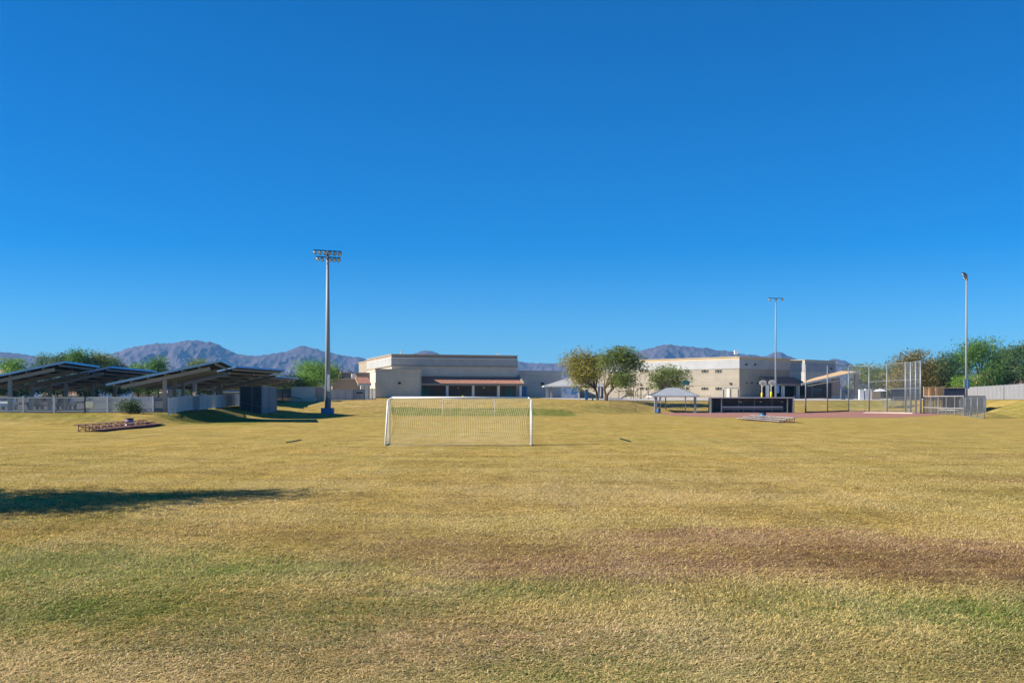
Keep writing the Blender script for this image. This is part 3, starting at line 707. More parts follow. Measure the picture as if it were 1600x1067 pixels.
def wall_enclosure():
    Y = 178; a = Vector((X(455, Y), Y, 0)); b = Vector((X(494, Y+1), Y+1, 0)); c = Vector((X(505, Y+9), Y+9, 0)); d = a+(c-b)
    t = thing('block_wall', 'brown masonry block wall enclosure left of the tall floodlight pole', 'wall', (a+b)/2+Vector((0, 0, H(a.x, Y))))
    def seg(p, q, nm, z1=4.35):
        mb = MB(); dd = (q-p).normalized(); s = Vector((-dd.y, dd.x, 0))*.1
        mb.prism([p-s, q-s, q+s, p+s], 1.0, z1); mb.build(nm, M['tan'] if nm == 'front_wall' else M['brown'], t)  # paler front, darker sides: light and shade on one wall put into colour
        mb = MB(); mb.prism([p-s*1.3, q-s*1.3, q+s*1.3, p+s*1.3], z1+.003, z1+.1); mb.build('coping', M['cap'], t)
    seg(a, b-Vector((.1, 0, 0)), 'front_wall'); seg(b, c, 'side_wall'); seg(a+Vector((.12, .12, 0)), d, 'side_wall')
    mb = MB(); mb.box(((a.x+b.x)/2, Y+.35, 2.0), ((b-a).length-.5, .9, .9)); 
    # rough stacked stone strip at the foot
    mb = MB()
    for k in range(22):
        f = k/21; p = a.lerp(b, f); mb.box((p.x, p.y-.16-.05*random.random(), H(p.x, p.y)+.25+.12*random.random()), (.2, .14, .55), random.uniform(-.2, .2))
    mb.build('stone_footing', M['tan'], t)
wall_enclosure()
def handrail(px, Y, label):
    x = X(px, Y); z = H(x, Y); t = thing('handrail', label, 'handrail', (x, Y, z))
    mb = MB(); mb.tube([(x-1.0, Y, z+.0), (x-1.0, Y, z+1.0), (x+1.1, Y-.5, z+.55), (x+1.1, Y-.5, z-.5)], .05, 6); mb.build('top_rail', M['darkmetal'], t)
    mb = MB(); mb.tube([(x, Y-.2, z-.3), (x, Y-.2, z+.78)], .04, 6); mb.build('baluster', M['darkmetal'], t)
handrail(460, 172, 'short dark handrail on the slope below the block wall')

# ------------------------------------------------------------------ buildings
class Fr:
    def __init__(s, o, ang): s.o = Vector((*o, 0)); s.a = ang; s.e = Vector((math.cos(ang), math.sin(ang), 0)); s.n = Vector((-math.sin(ang), math.cos(ang), 0))
    def p(s, a, b, z=0): return s.o+s.e*a+s.n*b+Vector((0, 0, z))
    def fa(s, px, b):   # distance along the front at which picture column px is met
        k = (px-800)/F; q = s.o+s.n*b; return (k*q.y-q.x)/(s.e.x-k*s.e.y)
    def box(s, mb, a0, a1, b0, b1, z0, z1): return mb.prism([s.p(a0, b0), s.p(a1, b0), s.p(a1, b1), s.p(a0, b1)], z0, z1)
def block(fr, root, nm, m_, a0, a1, b0, b1, z0, z1, label=None):
    mb = MB(); fr.box(mb, a0, a1, b0, b1, z0, z1); o = mb.build(nm, m_, root)
    if label: o['label'] = label
    return o
def tiled_roof(fr, root, a0, a1, b_eave, b_wall, z_eave, z_wall, m_, nm='tile_roof', step=.28):
    mb = MB(); n = max(2, int((a1-a0)/step))
    rows = 9
    for j in range(rows):
        f0, f1 = j/rows, (j+1)/rows
        for i in range(n):
            u0 = a0+(a1-a0)*i/n; u1 = a0+(a1-a0)*(i+1)/n; um = (u0+u1)/2
            y0, y1 = b_eave+(b_wall-b_eave)*f0, b_eave+(b_wall-b_eave)*f1; z0, z1 = z_eave+(z_wall-z_eave)*f0, z_eave+(z_wall-z_eave)*f1
            mb.add([fr.p(u0, y0, z0+.05), fr.p(um, y0, z0+.16), fr.p(u1, y0, z0+.05), fr.p(u1, y1, z1), fr.p(um, y1, z1+.10), fr.p(u0, y1, z1)], [(0, 1, 4, 5), (1, 2, 3, 4), (0, 2, 1)])
    o = mb.build(nm, m_, root)
    mb = MB(); mb.hexa([fr.p(a0, b_eave, z_eave-.16), fr.p(a1, b_eave, z_eave-.16), fr.p(a1, b_wall, z_wall-.16), fr.p(a0, b_wall, z_wall-.16)], [fr.p(a0, b_eave, z_eave+.02), fr.p(a1, b_eave, z_eave+.02), fr.p(a1, b_wall, z_wall-.01), fr.p(a0, b_wall, z_wall-.01)])
    mb.build('roof_deck', M['cap'], root); return o

# ---- gym
G = Fr((-28.2, 255.0), R(17))
gym = thing('gym_building', 'large tan gym with flat parapets, tiled front canopy and projecting wing', 'school building', (-14, 260, 2.6))
ZB = 1.9
Lg = G.fa(808, 0)
block(G, gym, 'wall', M['tan'], 0, Lg, 0, 34.5, ZB, 10.15)
block(G, gym, 'upper_band', M['grey'], -.12, Lg+.12, -.12, 34.6, 10.35, 12.0)
block(G, gym, 'cornice', M['cream'], -.28, Lg+.28, -.28, 34.7, 10.15, 10.35)
block(G, gym, 'trim_line', M['white'], -.2, Lg+.2, -.2, 34.7, 12.0, 12.14)
block(G, gym, 'parapet', M['brown'], -.05, Lg+.05, -.05, 34.55, 12.15, 12.85, 'darker parapet under the roof edge')
block(G, gym, 'parapet_cap', M['cap'], -.2, Lg+.2, -.2, 34.7, 12.85, 13.0)
block(G, gym, 'rear_wall', M['cream'], .5, 12, 34.8, 52, ZB, 12.5)
block(G, gym, 'parapet_cap', M['cap'], .35, 12.1, 34.8, 52.2, 12.5, 12.7)
# projecting wing
block(G, gym, 'wing_wall', M['tan'], -4.83, 5.74, -6, 1.8, ZB, 8.6)
block(G, gym, 'wing_parapet', M['tan'], -4.93, 5.84, -6.1, 1.9, 8.62, 9.2)
block(G, gym, 'parapet_cap', M['cap'], -5.05, 5.95, -6.22, 2.0, 9.2, 9.34)
block(G, gym, 'corner_trim', M['grey'], 5.4, 5.78, -6.06, -5.9, ZB, 8.58)
block(G, gym, 'base_band', M['brown'], -4.88, 5.79, -6.05, -5.95, ZB, 3.0)
for px, py in ((624, 598),):
    a = G.fa(px, -6); mb = MB(); G.box(mb, a-.28, a+.28, -6.3, -6.02, Z(600, 249), Z(597, 249)); mb.build('wall_lamp', M['darkmetal'], gym)
# arcade canopy
a0 = 5.9; a1 = G.fa(817, -4)
tiled_roof(G, gym, a0, a1, -4.2, -.02, 6.05, 7.75, M['tile'])
block(G, gym, 'fascia', M['cream'], a0, a1, -4.35, -4.1, 5.6, 6.0)
block(G, gym, 'roof_flashing', M['cap'], a0, a1-.3, -.14, -.02, 7.75, 7.95)
mb = MB(); q = [G.p(a1, -4.3, 5.6), G.p(a1+.35, -4.3, 5.6), G.p(a1+.35, .3, 5.6), G.p(a1, .3, 5.6)]
mb.hexa(q, [G.p(a1, -4.3, 6.3), G.p(a1+.35, -4.3, 6.3), G.p(a1+.35, .3, 8.4), G.p(a1, .3, 8.4)]); mb.build('gable_end', M['cream'], gym)
for px in (698.5, 739, 778.5, 813):
    a = G.fa(px, -3.7); mb = MB(); G.box(mb, a-.28, a+.28, -4.0, -3.44, ZB, 5.59); mb.build('column', M['white'], gym)
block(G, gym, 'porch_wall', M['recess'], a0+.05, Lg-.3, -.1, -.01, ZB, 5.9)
for pxa, pxb in ((659.5, 671.5), (789, 801)):
    A, B = G.fa(pxa, -.2), G.fa(pxb, -.2); A = max(A, 6.0); o = block(G, gym, 'double_door', M['teal'], A, B, -.2, -.12, 2.4, 5.1)
    mm = (A+B)/2; block(G, o, 'door_gap', M['black'], mm-.03, mm+.03, -.215, -.205, 2.4, 5.0)
    for s_ in (-.18, .18): block(G, o, 'handle', M['steel'], mm+s_-.04, mm+s_+.04, -.26, -.215, 3.5, 3.75)
for px in (716, 756):
    a = G.fa(px, -.3); block(G, gym, 'porch_lamp', M['lens'], a-.15, a+.15, -.3, -.12, 5.0, 5.25)
# roof antennas
for px, py in ((626, 548), (631, 550), (778, 553)):
    b = 14; a = G.fa(px, b); q = G.p(a, b); mb = MB(); zt = Z(py, q.y); mb.tube([(q.x, q.y, 12.8), (q.x, q.y, zt)], .05, 6)
    mb.box((q.x, q.y, zt), (1.0 if px > 700 else .3, .3, .25)); mb.build('roof_antenna', M['white'], gym)
# right wing, plain shaded block
b0 = 9.0; A, B = Lg+.3, G.fa(877, b0)
zt = Z(579, G.p(A, b0).y)
wing = thing('classroom_wing', 'plain shaded block with a pale roof line right of the gym', 'school building', G.p((A+B)/2, b0, 2.6))
block(G, wing, 'wall', M['tan'], A, B, b0, b0+22, ZB, zt-1.1)
block(G, wing, 'parapet', M['tan'], A-.0, B+.1, b0-.1, b0+22.1, zt-1.08, zt-.2)
block(G, wing, 'parapet_cap', M['grey'], A, B+.2, b0-.2, b0+22.2, zt-.2, zt)
a = G.fa(848, b0-.3); block(G, wing, 'wall_lamp', M['darkmetal'], a-.35, a+.35, b0-.4, b0-.02, Z(600.5, 268), Z(597, 268))
a = G.fa(853, b0-.3); block(G, wing, 'wall_sign', M['grey'], a-.15, a+.15, b0-.1, b0-.02, Z(596, 268), Z(594, 268))
A2, B2 = G.fa(816, b0-3), G.fa(823, b0-3); block(G, wing, 'vending_box', M['bluebox'], A2, B2, b0-3, b0-2, ZB, Z(603, 266))
# low buildings left of the gym
low = thing('office_building', 'low brown block building with stepped parapets left of the gym', 'school building', G.p(-16, 6, 2.6))
b0 = 12
A, B = G.fa(533, b0), G.fa(578, b0); q = G.p(A, b0)
block(G, low, 'wall', M['brown'], A, B, b0, b0+9, ZB, Z(583, q.y)); block(G, low, 'parapet_cap', M['cap'], A-.12, B+.12, b0-.12, b0+9.1, Z(583, q.y), Z(581.5, q.y))
C_, D_ = G.fa(518, b0+10), A; 
mb = MB(); L0 = G.p(A-.02, b0+.05); L1 = Vector((X(517, L0.y+7), L0.y+7, 0)); dd = (L1-L0).normalized(); nn = Vector((dd.y, -dd.x, 0))*-.5
mb.prism([L0, L0+nn*-1, L1+nn*-1, L1][::-1], ZB, Z(583, q.y)-.05); mb.build('side_wall', M['cream'], low)  # sunlit side coloured cream, against the brown of the shaded front
b1 = 7; A, B = G.fa(519.5, b1), G.fa(557, b1); q = G.p(A, b1)
block(G, low, 'front_wall', M['brown'], A, B, b1, b0-.05, ZB, Z(592.5, q.y)); block(G, low, 'parapet_cap', M['cap'], A-.1, B+.1, b1-.1, b0-.15, Z(592.5, q.y), Z(591.3, q.y))
block(G, low, 'front_wall', M['brown'], B+.02, G.fa(579, b1+.3), b1+.3, b0-.06, ZB, Z(586, q.y))
a = G.fa(552.5, b1+2); q = G.p(a, b1+2); mb = MB(); mb.box((q.x, q.y, Z(588.5, q.y)), (1.0, 1.0, 1.25), R(17)); mb.box((q.x, q.y, Z(584.6, q.y)), (.7, .7, .2), R(17)); mb.build('roof_unit', M['white'], low)
for px in (541, 546): a = G.fa(px, b1+2); q = G.p(a, b1+2); mb = MB(); mb.box((q.x, q.y, Z(591, q.y)), (.7, .7, .5), R(17)); mb.build('roof_vent', M['vinyl'], low)
por = thing('entrance_porch', 'small red tiled porch on pale columns at the side of the gym', 'porch', (X(570, 246), 246, 2.4))
P0 = Fr((X(559, 244), 244), R(17)); wL = P0.fa(580, 0)
tiled_roof(P0, por, 0, wL, 0, 4, Z(599.5, 244), Z(590, 248), M['tile'])
block(P0, por, 'fascia', M['white'], 0, wL, -.15, .02, Z(602.8, 244), Z(600, 244))
for px in (565.5, 573): a = P0.fa(px, .3); mb = MB(); P0.box(mb, a-.3, a+.3, .05, .6, ZB, Z(602.8, 244)); mb.build('column', M['white'], por)

# ---- ramada roofs
def ramada(label, px0, px1, pyE, pyT, Y, dep, posts, roof_m, post_m, name='ramada', seams=0, apex=None, rz=0.0):
    x0, x1 = X(px0, Y), X(px1, Y); xc = X(apex, Y) if apex else (x0+x1)/2; ze = Z(pyE, Y); zt = Z(pyT, Y); yc = Y+dep/2
    t = thing(name, label, 'shade shelter', (xc, yc, H(xc, yc)))
    mb = MB(); rr = .12*(x1-x0); apL = Vector((xc-rr, yc, zt)); apR = Vector((xc+rr, yc, zt))
    c = [Vector((x0, Y, ze)), Vector((x1, Y, ze)), Vector((x1, Y+dep, ze)), Vector((x0, Y+dep, ze))]
    mb.add([*c, apL, apR], [(0, 1, 5, 4), (1, 2, 5), (2, 3, 4, 5), (3, 0, 4), (3, 2, 1, 0)]); rf = mb.build('roof', roof_m, t)
    if seams:
        mb = MB()
        for k in range(1, seams):
            f = k/seams; p = c[0].lerp(c[1], f)
            # meet hip lines
            if p.x < apL.x: g_ = (p.x-x0)/(apL.x-x0)
            elif p.x > apR.x: g_ = (x1-p.x)/(x1-apR.x)
            else: g_ = 1
            q = Vector((p.x, Y+(yc-Y)*g_, ze+(zt-ze)*g_)); mb.beam(p+Vector((0, 0, .04)), q+Vector((0, 0, .04)), .05, .09)
        for k in range(1, seams//2):
            f = k/(seams//2)
            for xx, ap in ((x0, apL), (x1, apR)):
                p = Vector((xx, Y+dep*f, ze)); g_ = 1-abs(2*f-1); q = Vector((xx+(ap.x-xx)*g_, p.y, ze+(zt-ze)*g_)); mb.beam(p+Vector((0, 0, .04)), q+Vector((0, 0, .04)), .05, .09)
        mb.build('seam', M['steel'], rf)
    for (a, b) in ((0, 1), (1, 2), (2, 3), (3, 0)):
        mb = MB(); mb.beam(c[a]+Vector((0, 0, -.1)), c[b]+Vector((0, 0, -.1)), .12, .2); mb.build('fascia', M['white'] if post_m is not M['darkmetal'] else M['steel'], t)
    for (px, f, w) in posts:
        y = Y+.35+(dep-.7)*f; x = X(px, y); mb = MB(); mb.box((x, y, (H(x, y)-.3+ze-.1)/2), (w, w, ze-.1-H(x, y)+.3)); mb.build('post', post_m, t)
    return t
ramada('pale tiled hip roof shelter on cream posts left of the big trees', 850, 945, 602.5, 588, 232, 13, [(855, 0, .55), (861.3, .4, .5), (936, 0, .5), (941, 1, .5)], M['grey'], M['vinyl'], apex=905)
ramada('white ribbed hip roof shelter standing behind the infield fence', 1019, 1093, 618.3, 605.5, 189, 8, [(1024.5, 0, .5), (1086, 0, .4), (1040, 1, .2), (1071, 1, .2)], M['fence'], M['grey'], seams=26)

# ---- classroom building, right
C = Fr((51.6, 247.0), R(43))         # corner; e = along shaded right face, n = along sunlit left face
cls = thing('classroom_building', 'long two storey tan building with pale band and sunlit left face', 'school building', (45, 262, 2.6))
Ls = 50; Lr = C.fa(1234, 0)
def ring(nm, m_, g, z0, z1, a1=Lr, label=None): return block(C, cls, nm, m_, -g, a1+g, -g, Ls+g, z0, z1, label)
ring('wall', M['cream'], 0, ZB, 9.35)
ring('upper_band', M['grey'], .1, 9.37, 11.45); ring('parapet', M['cap'], .05, 11.45, 11.95); ring('parapet_cap', M['cap'], .22, 11.95, 12.1)
ring('base_course', M['cream'], .06, 5.55, 5.72)
# windows
def win(face, px, py0, py1, w):
    # face 'L': sunlit face, parametrised along n; find distance
    k = (px-800)/F; s_ = (k*C.o.y-C.o.x)/(C.n.x-k*C.n.y) if face == 'L' else C.fa(px, 0)
    q = C.p(0, s_) if face == 'L' else C.p(s_, 0); z0, z1 = Z(py1, q.y), Z(py0, q.y); mb = MB(); m2 = MB(); m3 = MB()
    if face == 'L':
        C.box(mb, -.10, -.02, s_-w/2-.08, s_+w/2+.08, z0-.08, z1+.08); C.box(m2, -.13, -.105, s_-w/2, s_-.05, z0, z1); C.box(m2, -.13, -.105, s_+.05, s_+w/2, z0, z1)
    else:
        C.box(mb, s_-w/2-.08, s_+w/2+.08, -.10, -.02, z0-.08, z1+.08); C.box(m2, s_-w/2, s_-.05, -.13, -.105, z0, z1); C.box(m2, s_+.05, s_+w/2, -.13, -.105, z0, z1)
    o = mb.build('window', M['cap'], cls); m2.build('pane', M['glass'], o)
for px in (1003, 1011, 1074, 1099, 1103.8, 1120.5, 1124.8): win('L', px, 577.5, 582, 1.15 if px < 1080 else .95)
for px in (1003, 1012, 1074, 1099, 1103.5, 1121, 1125): win('L', px, 605, 609, 1.0)
for px in (1165.5, 1179.5): win('R', px, 568, 571, .85)
for px in (1166, 1174, 1183): win('R', px, 597, 599.5, .8)
for px, py in ((1002, 601), (1142, 599)):
    k = (px-800)/F; s_ = (k*C.o.y-C.o.x)/(C.n.x-k*C.n.y); q = C.p(0, s_); mb = MB(); C.box(mb, -.35, -.02, s_-.25, s_+.25, Z(py+1.2, q.y), Z(py-1, q.y)); mb.build('wall_lamp', M['darkmetal'], cls)
# door bay near the corner on sunlit face
for (pa, pb, py) in ((1130, 1152, 608),):
    for px in (1130, 1141, 1153):
        k = (px-800)/F; s_ = (k*C.o.y-C.o.x)/(C.n.x-k*C.n.y); mb = MB(); C.box(mb, -.22, -.02, s_-.12, s_+.12, ZB, Z(608, 248)); mb.build('door_frame', M['vinyl'], cls)
k1 = (1131-800)/F; s1 = (k1*C.o.y-C.o.x)/(C.n.x-k1*C.n.y); mb = MB(); C.box(mb, -.16, -.02, .3, s1, 5.0, 5.2); mb.build('door_lintel', M['vinyl'], cls)
k1 = (1142-800)/F; s1 = (k1*C.o.y-C.o.x)/(C.n.x-k1*C.n.y); mb = MB(); C.box(mb, -.12, -.02, s1+.2, s1+1.1, ZB, 4.9); o = mb.build('door', M['tan'], cls); mb = MB(); C.box(mb, -.16, -.125, s1+.3, s1+.42, 3.3, 3.6); mb.build('handle', M['steel'], o)
q = C.p(2.5, 4.0); mb = MB(); q = Vector((X(1150, 254), 254, 0)); mb.box((q.x, q.y, Z(550.5, 254)), (.8, .8, .9)); mb.box((q.x, q.y, 12.2), (.4, .4, .5)); mb.build('roof_unit', M['white'], cls)
# second storey return wall and the further wing
Rw = C.fa(1243, 1.5)
block(C, cls, 'return_wall', M['tan'], Lr+.15, Rw+4, 2.4, 24, ZB, 9.3); block(C, cls, 'return_band', M['grey'], Lr+.25, Rw+4.1, 2.3, 24, 9.32, 11.3); block(C, cls, 'parapet_cap', M['cap'], Lr+.3, Rw+4.15, 2.2, 24.1, 11.3, 11.9)
# arcade roof in front of the right face
a0, a1 = C.fa(1209, -4), C.fa(1262, -4)
tiled_roof(C, cls, a0, a1, -4.2, -.3 if False else -.15, 5.95, 7.6, M['tile'])
block(C, cls, 'fascia', M['cream'], a0, a1, -4.35, -4.1, 5.55, 5.93)
for px in (1199.5, 1223.5, 1247): a = C.fa(px, -3.8); mb = MB(); C.box(mb, a-.3, a+.3, -4.05, -3.45, ZB, 5.54); mb.build('column', M['white'], cls)
a = C.fa(1195, -4); block(C, cls, 'fascia', M['cream'], a, a0-.02, -4.35, -3.9, 5.55, 5.93)
block(C, cls, 'porch_wall', M['black'], C.fa(1194, -.3), a1, -.3, -.04, ZB, 5.5)  # black sheet stands in for the shade inside the porch
# wing B
D0 = Fr((X(1257.5, 283), 283.0), R(43))
wb = thing('classroom_block', 'further tan block with a lit strip of wall beyond the two storey building', 'school building', (D0.o.x+6, D0.o.y+8, 2.6))
e1 = D0.fa(1305, 0)
def ringD(nm, m_, g, z0, z1): return block(D0, wb, nm, m_, -g, e1+g, -g, 26+g, z0, z1)
ringD('wall', M['tan'], 0, ZB, 9.6); ringD('upper_band', M['grey'], .1, 9.62, 12.0); ringD('parapet', M['tan'], .04, 12.0, 12.55); ringD('parapet_cap', M['cap'], .2, 12.55, 12.72)
a = D0.fa(1299, -.15); block(D0, wb, 'wall_vent', M['darkmetal'], a-.5, a+.5, -.2, -.11, 10.3, 10.9)
# entry canopy with tan roof
def entry():
    Y = 246; t = thing('entry_canopy', 'big sloping entrance canopy with tan roof and pale fascia behind the backstop', 'canopy', (X(1298, Y), Y, 2.5))
    a, b = PT(1252, 600.5, Y), PT(1344, 580.5, Y+3); c, d = PT(1314, 579.5, Y+15), PT(1259, 594, Y+13)
    mb = MB(); dz = Vector((0, 0, -.25)); mb.hexa([a+dz, b+dz, c+dz, d+dz], [a, b, c, d]); mb.build('roof', M['tanroof'], t)
    mb = MB(); f = Vector((0, -.12, 0)); mb.beam(a+f+Vector((0, 0, .02)), b+f+Vector((0, 0, .02)), .2, .42); mb.build('fascia', M['alum'], t)
    for px, w, m_ in ((1306, 1.7, 'brown'), (1338, .9, 'brown')):
        y = Y+3; x = X(px, y); f = (x-a.x)/(b.x-a.x); mb = MB(); mb.box((x, y, (1.9+a.z+(b.z-a.z)*f-.3)/2), (w, 1.0, a.z+(b.z-a.z)*f-.3-1.9)); mb.build('column', M[m_], t)
        mb = MB(); mb.box((x, y-.02, 2.7), (w+.2, 1.15, 1.0)); mb.build('column_base', M['tan'], t)
    mb = MB(); mb.beam(PT(1262, 603, Y+1), PT(1325, 592, Y+3), .15, .2); mb.build('beam', M['signbeige'], t)
entry()
lb = thing('low_classroom', 'low dark glazed building front under the entrance canopy', 'school building', (X(1282, 268), 268, 2.5))
def fbox(nm, m_, pxa, pxb, pya, pyb, Y, dep, root=lb):
    mb = MB(); x0, x1 = X(pxa, Y), X(pxb, Y); z0, z1 = (Z(pyb, Y) if pyb < 620 else 1.9), Z(pya, Y); mb.prism([(x0, Y), (x1, Y), (x1, Y+dep), (x0, Y+dep)], z0, z1); return mb.build(nm, m_, root)
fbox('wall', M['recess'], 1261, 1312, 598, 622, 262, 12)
w_ = fbox('window', M['glass'], 1271, 1288, 606, 618, 261.9, .06); fbox('mullion', M['grey'], 1268, 1270.3, 602, 621, 261.8, .08, w_); fbox('mullion', M['steel'], 1262, 1288, 608, 609, 261.8, .08, w_)
fbox('door', M['barrelblue'], 1289.5, 1294, 602, 621, 261.85, .1)
fbox('roof_edge', M['grey'], 1260, 1313, 596.5, 598, 261.5, 13)

# ------------------------------------------------------------------ chain link
def wires(mb, a, b, z0a, z1a, z0b, z1b, sp=.16, w=.008):
    """diamond wire lattice in the upright plane between ground points a and b"""
    a = Vector((a[0], a[1], 0)); b = Vector((b[0], b[1], 0)); Ln = (b-a).length; d = (b-a)/Ln; hgt = max(z1a-z0a, z1b-z0b)
    def pt(u, v): f = u/Ln; zb = z0a+(z0b-z0a)*f; return a+d*u+Vector((0, 0, zb+v))
    k = -hgt
    while k < Ln:
        u0, v0 = max(0, k), max(0, -k); u1 = min(Ln, k+hgt); v1 = u1-k
        if u1 > u0:
            for fl in (0, 1):
                p, q = (pt(u0, v0), pt(u1, v1)) if fl == 0 else (pt(u0, hgt-v0), pt(u1, hgt-v1))
                o = d*w; mb.add([p-o, p+o, q+o, q-o], [(0, 1, 2, 3)])
        k += sp
def chain_fence(label, pts, h, post_r=.045, sp=.16, group=None, name='chain_link_fence', w=.007, rails=(1.0,), zb=None, post_step=5.0, m_='steel'):
    c = Vector((pts[0][0], pts[0][1], H(*pts[0]))); t = thing(name, label, 'fence', c, 0, group)
    for (p, q) in zip(pts[:-1], pts[1:]):
        p = Vector((*p, 0)); q = Vector((*q, 0)); n = max(1, round((q-p).length/post_step))
        for k in range(n):
            a, b = p.lerp(q, k/n), p.lerp(q, (k+1)/n); za, zb_ = H(a.x, a.y), H(b.x, b.y)
            mb = MB(); wires(mb, a, b, za, za+h, zb_, zb_+h, sp, w); mb.build('wire_mesh', M['steel'], t)
            for f in rails:
                mb = MB(); mb.tube([a+Vector((0, 0, za+h*f)), b+Vector((0, 0, zb_+h*f))], .03, 6); mb.build('rail', M[m_], t)
            mb = MB(); mb.tube([a+Vector((0, 0, za-.2)), a+Vector((0, 0, za+h+.05))], post_r, 8); mb.build('post', M[m_], t, True)
            if q == Vector((*pts[-1], 0)) and k == n-1:
                mb = MB(); mb.tube([b+Vector((0, 0, zb_-.2)), b+Vector((0, 0, zb_+h+.05))], post_r, 8); mb.build('post', M[m_], t, True)
    return t
chain_fence('thin chain link fence along the foot of the slope up to the dugout', [fpt(953, 186), fpt(1110, 189)], 2.9, .04, .2)
chain_fence('short chain link fence between the long dugout and the backstop', [fpt(1241, 189.5), fpt(1258, 190)], 2.9, .04, .2)

# ---- backstop
def backstop():
    cols = [(1259, 190, 569.5), (1293, 194, 570), (1326, 197, 571.5), (1358, 194, 572), (1386, 190, 568.5), (1415, 186, 567), (1423, 184, 566), (1431, 182, 565), (1438.5, 179, 563.5)]
    t = thing('backstop', 'tall chain link baseball backstop on round poles', 'backstop', (X(1350, 190), 190, 0))
    P_ = []
    for px, Y, py in cols:
        x = X(px, Y); z0 = H(x, Y); z1 = Z(py, Y); P_.append((Vector((x, Y, z0)), z1))
        mb = MB(); mb.tube([(x, Y, z0-.3), (x, Y, z1)], .11 if px < 1415 else .15, 12); mb.build('pole', M['steel'], t, True)
    for i in range(len(P_)-1):
        a, za = P_[i]; b, zb_ = P_[i+1]; zz = min(za, zb_)
        mb = MB(); wires(mb, a, b, a.z, zz, b.z, zz+b.z-a.z, .26 if i < 5 else .16, .008 if i < 5 else .011); mb.build('wire_mesh', M['steel'], t)
        levels = [1.0]+([.0] if False else [])
        for f in (1.0, .655, .49) if i >= 3 else (1.0,):
            mb = MB(); mb.tube([Vector((a.x, a.y, a.z+(za-a.z)*f)), Vector((b.x, b.y, b.z+(zb_-b.z)*f))], .05, 6); mb.build('rail', M['steel'], t)
    mb = MB()
    for i in range(5):
        a, _ = P_[i]; b, _ = P_[i+1]; mb.beam(a+Vector((0, 0, .12)), b+Vector((0, 0, .12)), .08, .25)
    mb.build('kickboard', M['recess'], t)
backstop()

# ---- dugouts
def dugout1():
    Y = 187.0; t = thing('dugout', 'long covered dugout with dark windscreen and silver bench', 'dugout', (X(1175, Y), Y, 0)); zr = Z(621.3, Y); D = 3.2
    xa, xb = X(1112, Y), X(1239, Y)
    for px in (1111.5, 1127.5, 1230.5, 1239): mb = MB(); x = X(px, Y); mb.box((x, Y, zr/2-.1), (.17, .14, zr+.1)); mb.build('front_post', M['steel'], t)
    for px in (1154, 1179, 1206): mb = MB(); x = X(px, Y+D-.14); mb.box((x, Y+D-.14, zr/2-.1), (.16, .1, zr+.1)); mb.build('rear_post', M['steel'], t)
    mb = MB(); mb.beam((xa-.15, Y, zr), (xb+.15, Y, zr), .14, .2); mb.build('header', M['alum'], t)
    mb = MB(); mb.box(((xa+xb)/2, Y+D/2+.1, zr+.02), (xb-xa+.2, D-.1, .08)); mb.build('roof', M['steel'], t)
    mb = MB(); mb.box(((xa+xb)/2, Y+D, zr/2), (xb-xa, .05, zr-.1)); o = mb.build('windscreen', M['screen'], t)
    for px in (1157, 1189, 1222):
        q = MB(); x = X(px, Y+D-.06); zz = Z(628, Y+D); q.box((x, Y+D-.05, zz), (.45, .02, .12)); q.box((x-.05, Y+D-.05, zz+.1), (.3, .02, .04)); q.build('printed_mark', M['alum'], o)
    for x in (xa, xb): mb = MB(); mb.box((x, Y+D/2, zr/2-.02), (.05, D-.2, zr-.16)); mb.build('side_screen', M['screen'], t)
    x0, x1 = X(1129, Y+1.6), X(1224, Y+1.6); mb = MB(); mb.box(((x0+x1)/2, Y+1.6, .62), (x1-x0, .45, .07)); mb.box(((x0+x1)/2, Y+1.9, 1.02), (x1-x0, .05, .3)); bn = mb.build('bench', M['alum'], t)
    for k in range(7): mb = MB(); x = x0+.2+(x1-x0-.4)*k/6; mb.beam((x, Y+1.6, .0), (x, Y+1.6, .58), .06, .3); mb.build('bench_leg', M['steel'], bn)
    mb = MB(); mb.box(((xa+xb)/2, Y+D/2, .06), (xb-xa, D, .08)); mb.build('slab', M['conc'], t)
dugout1()
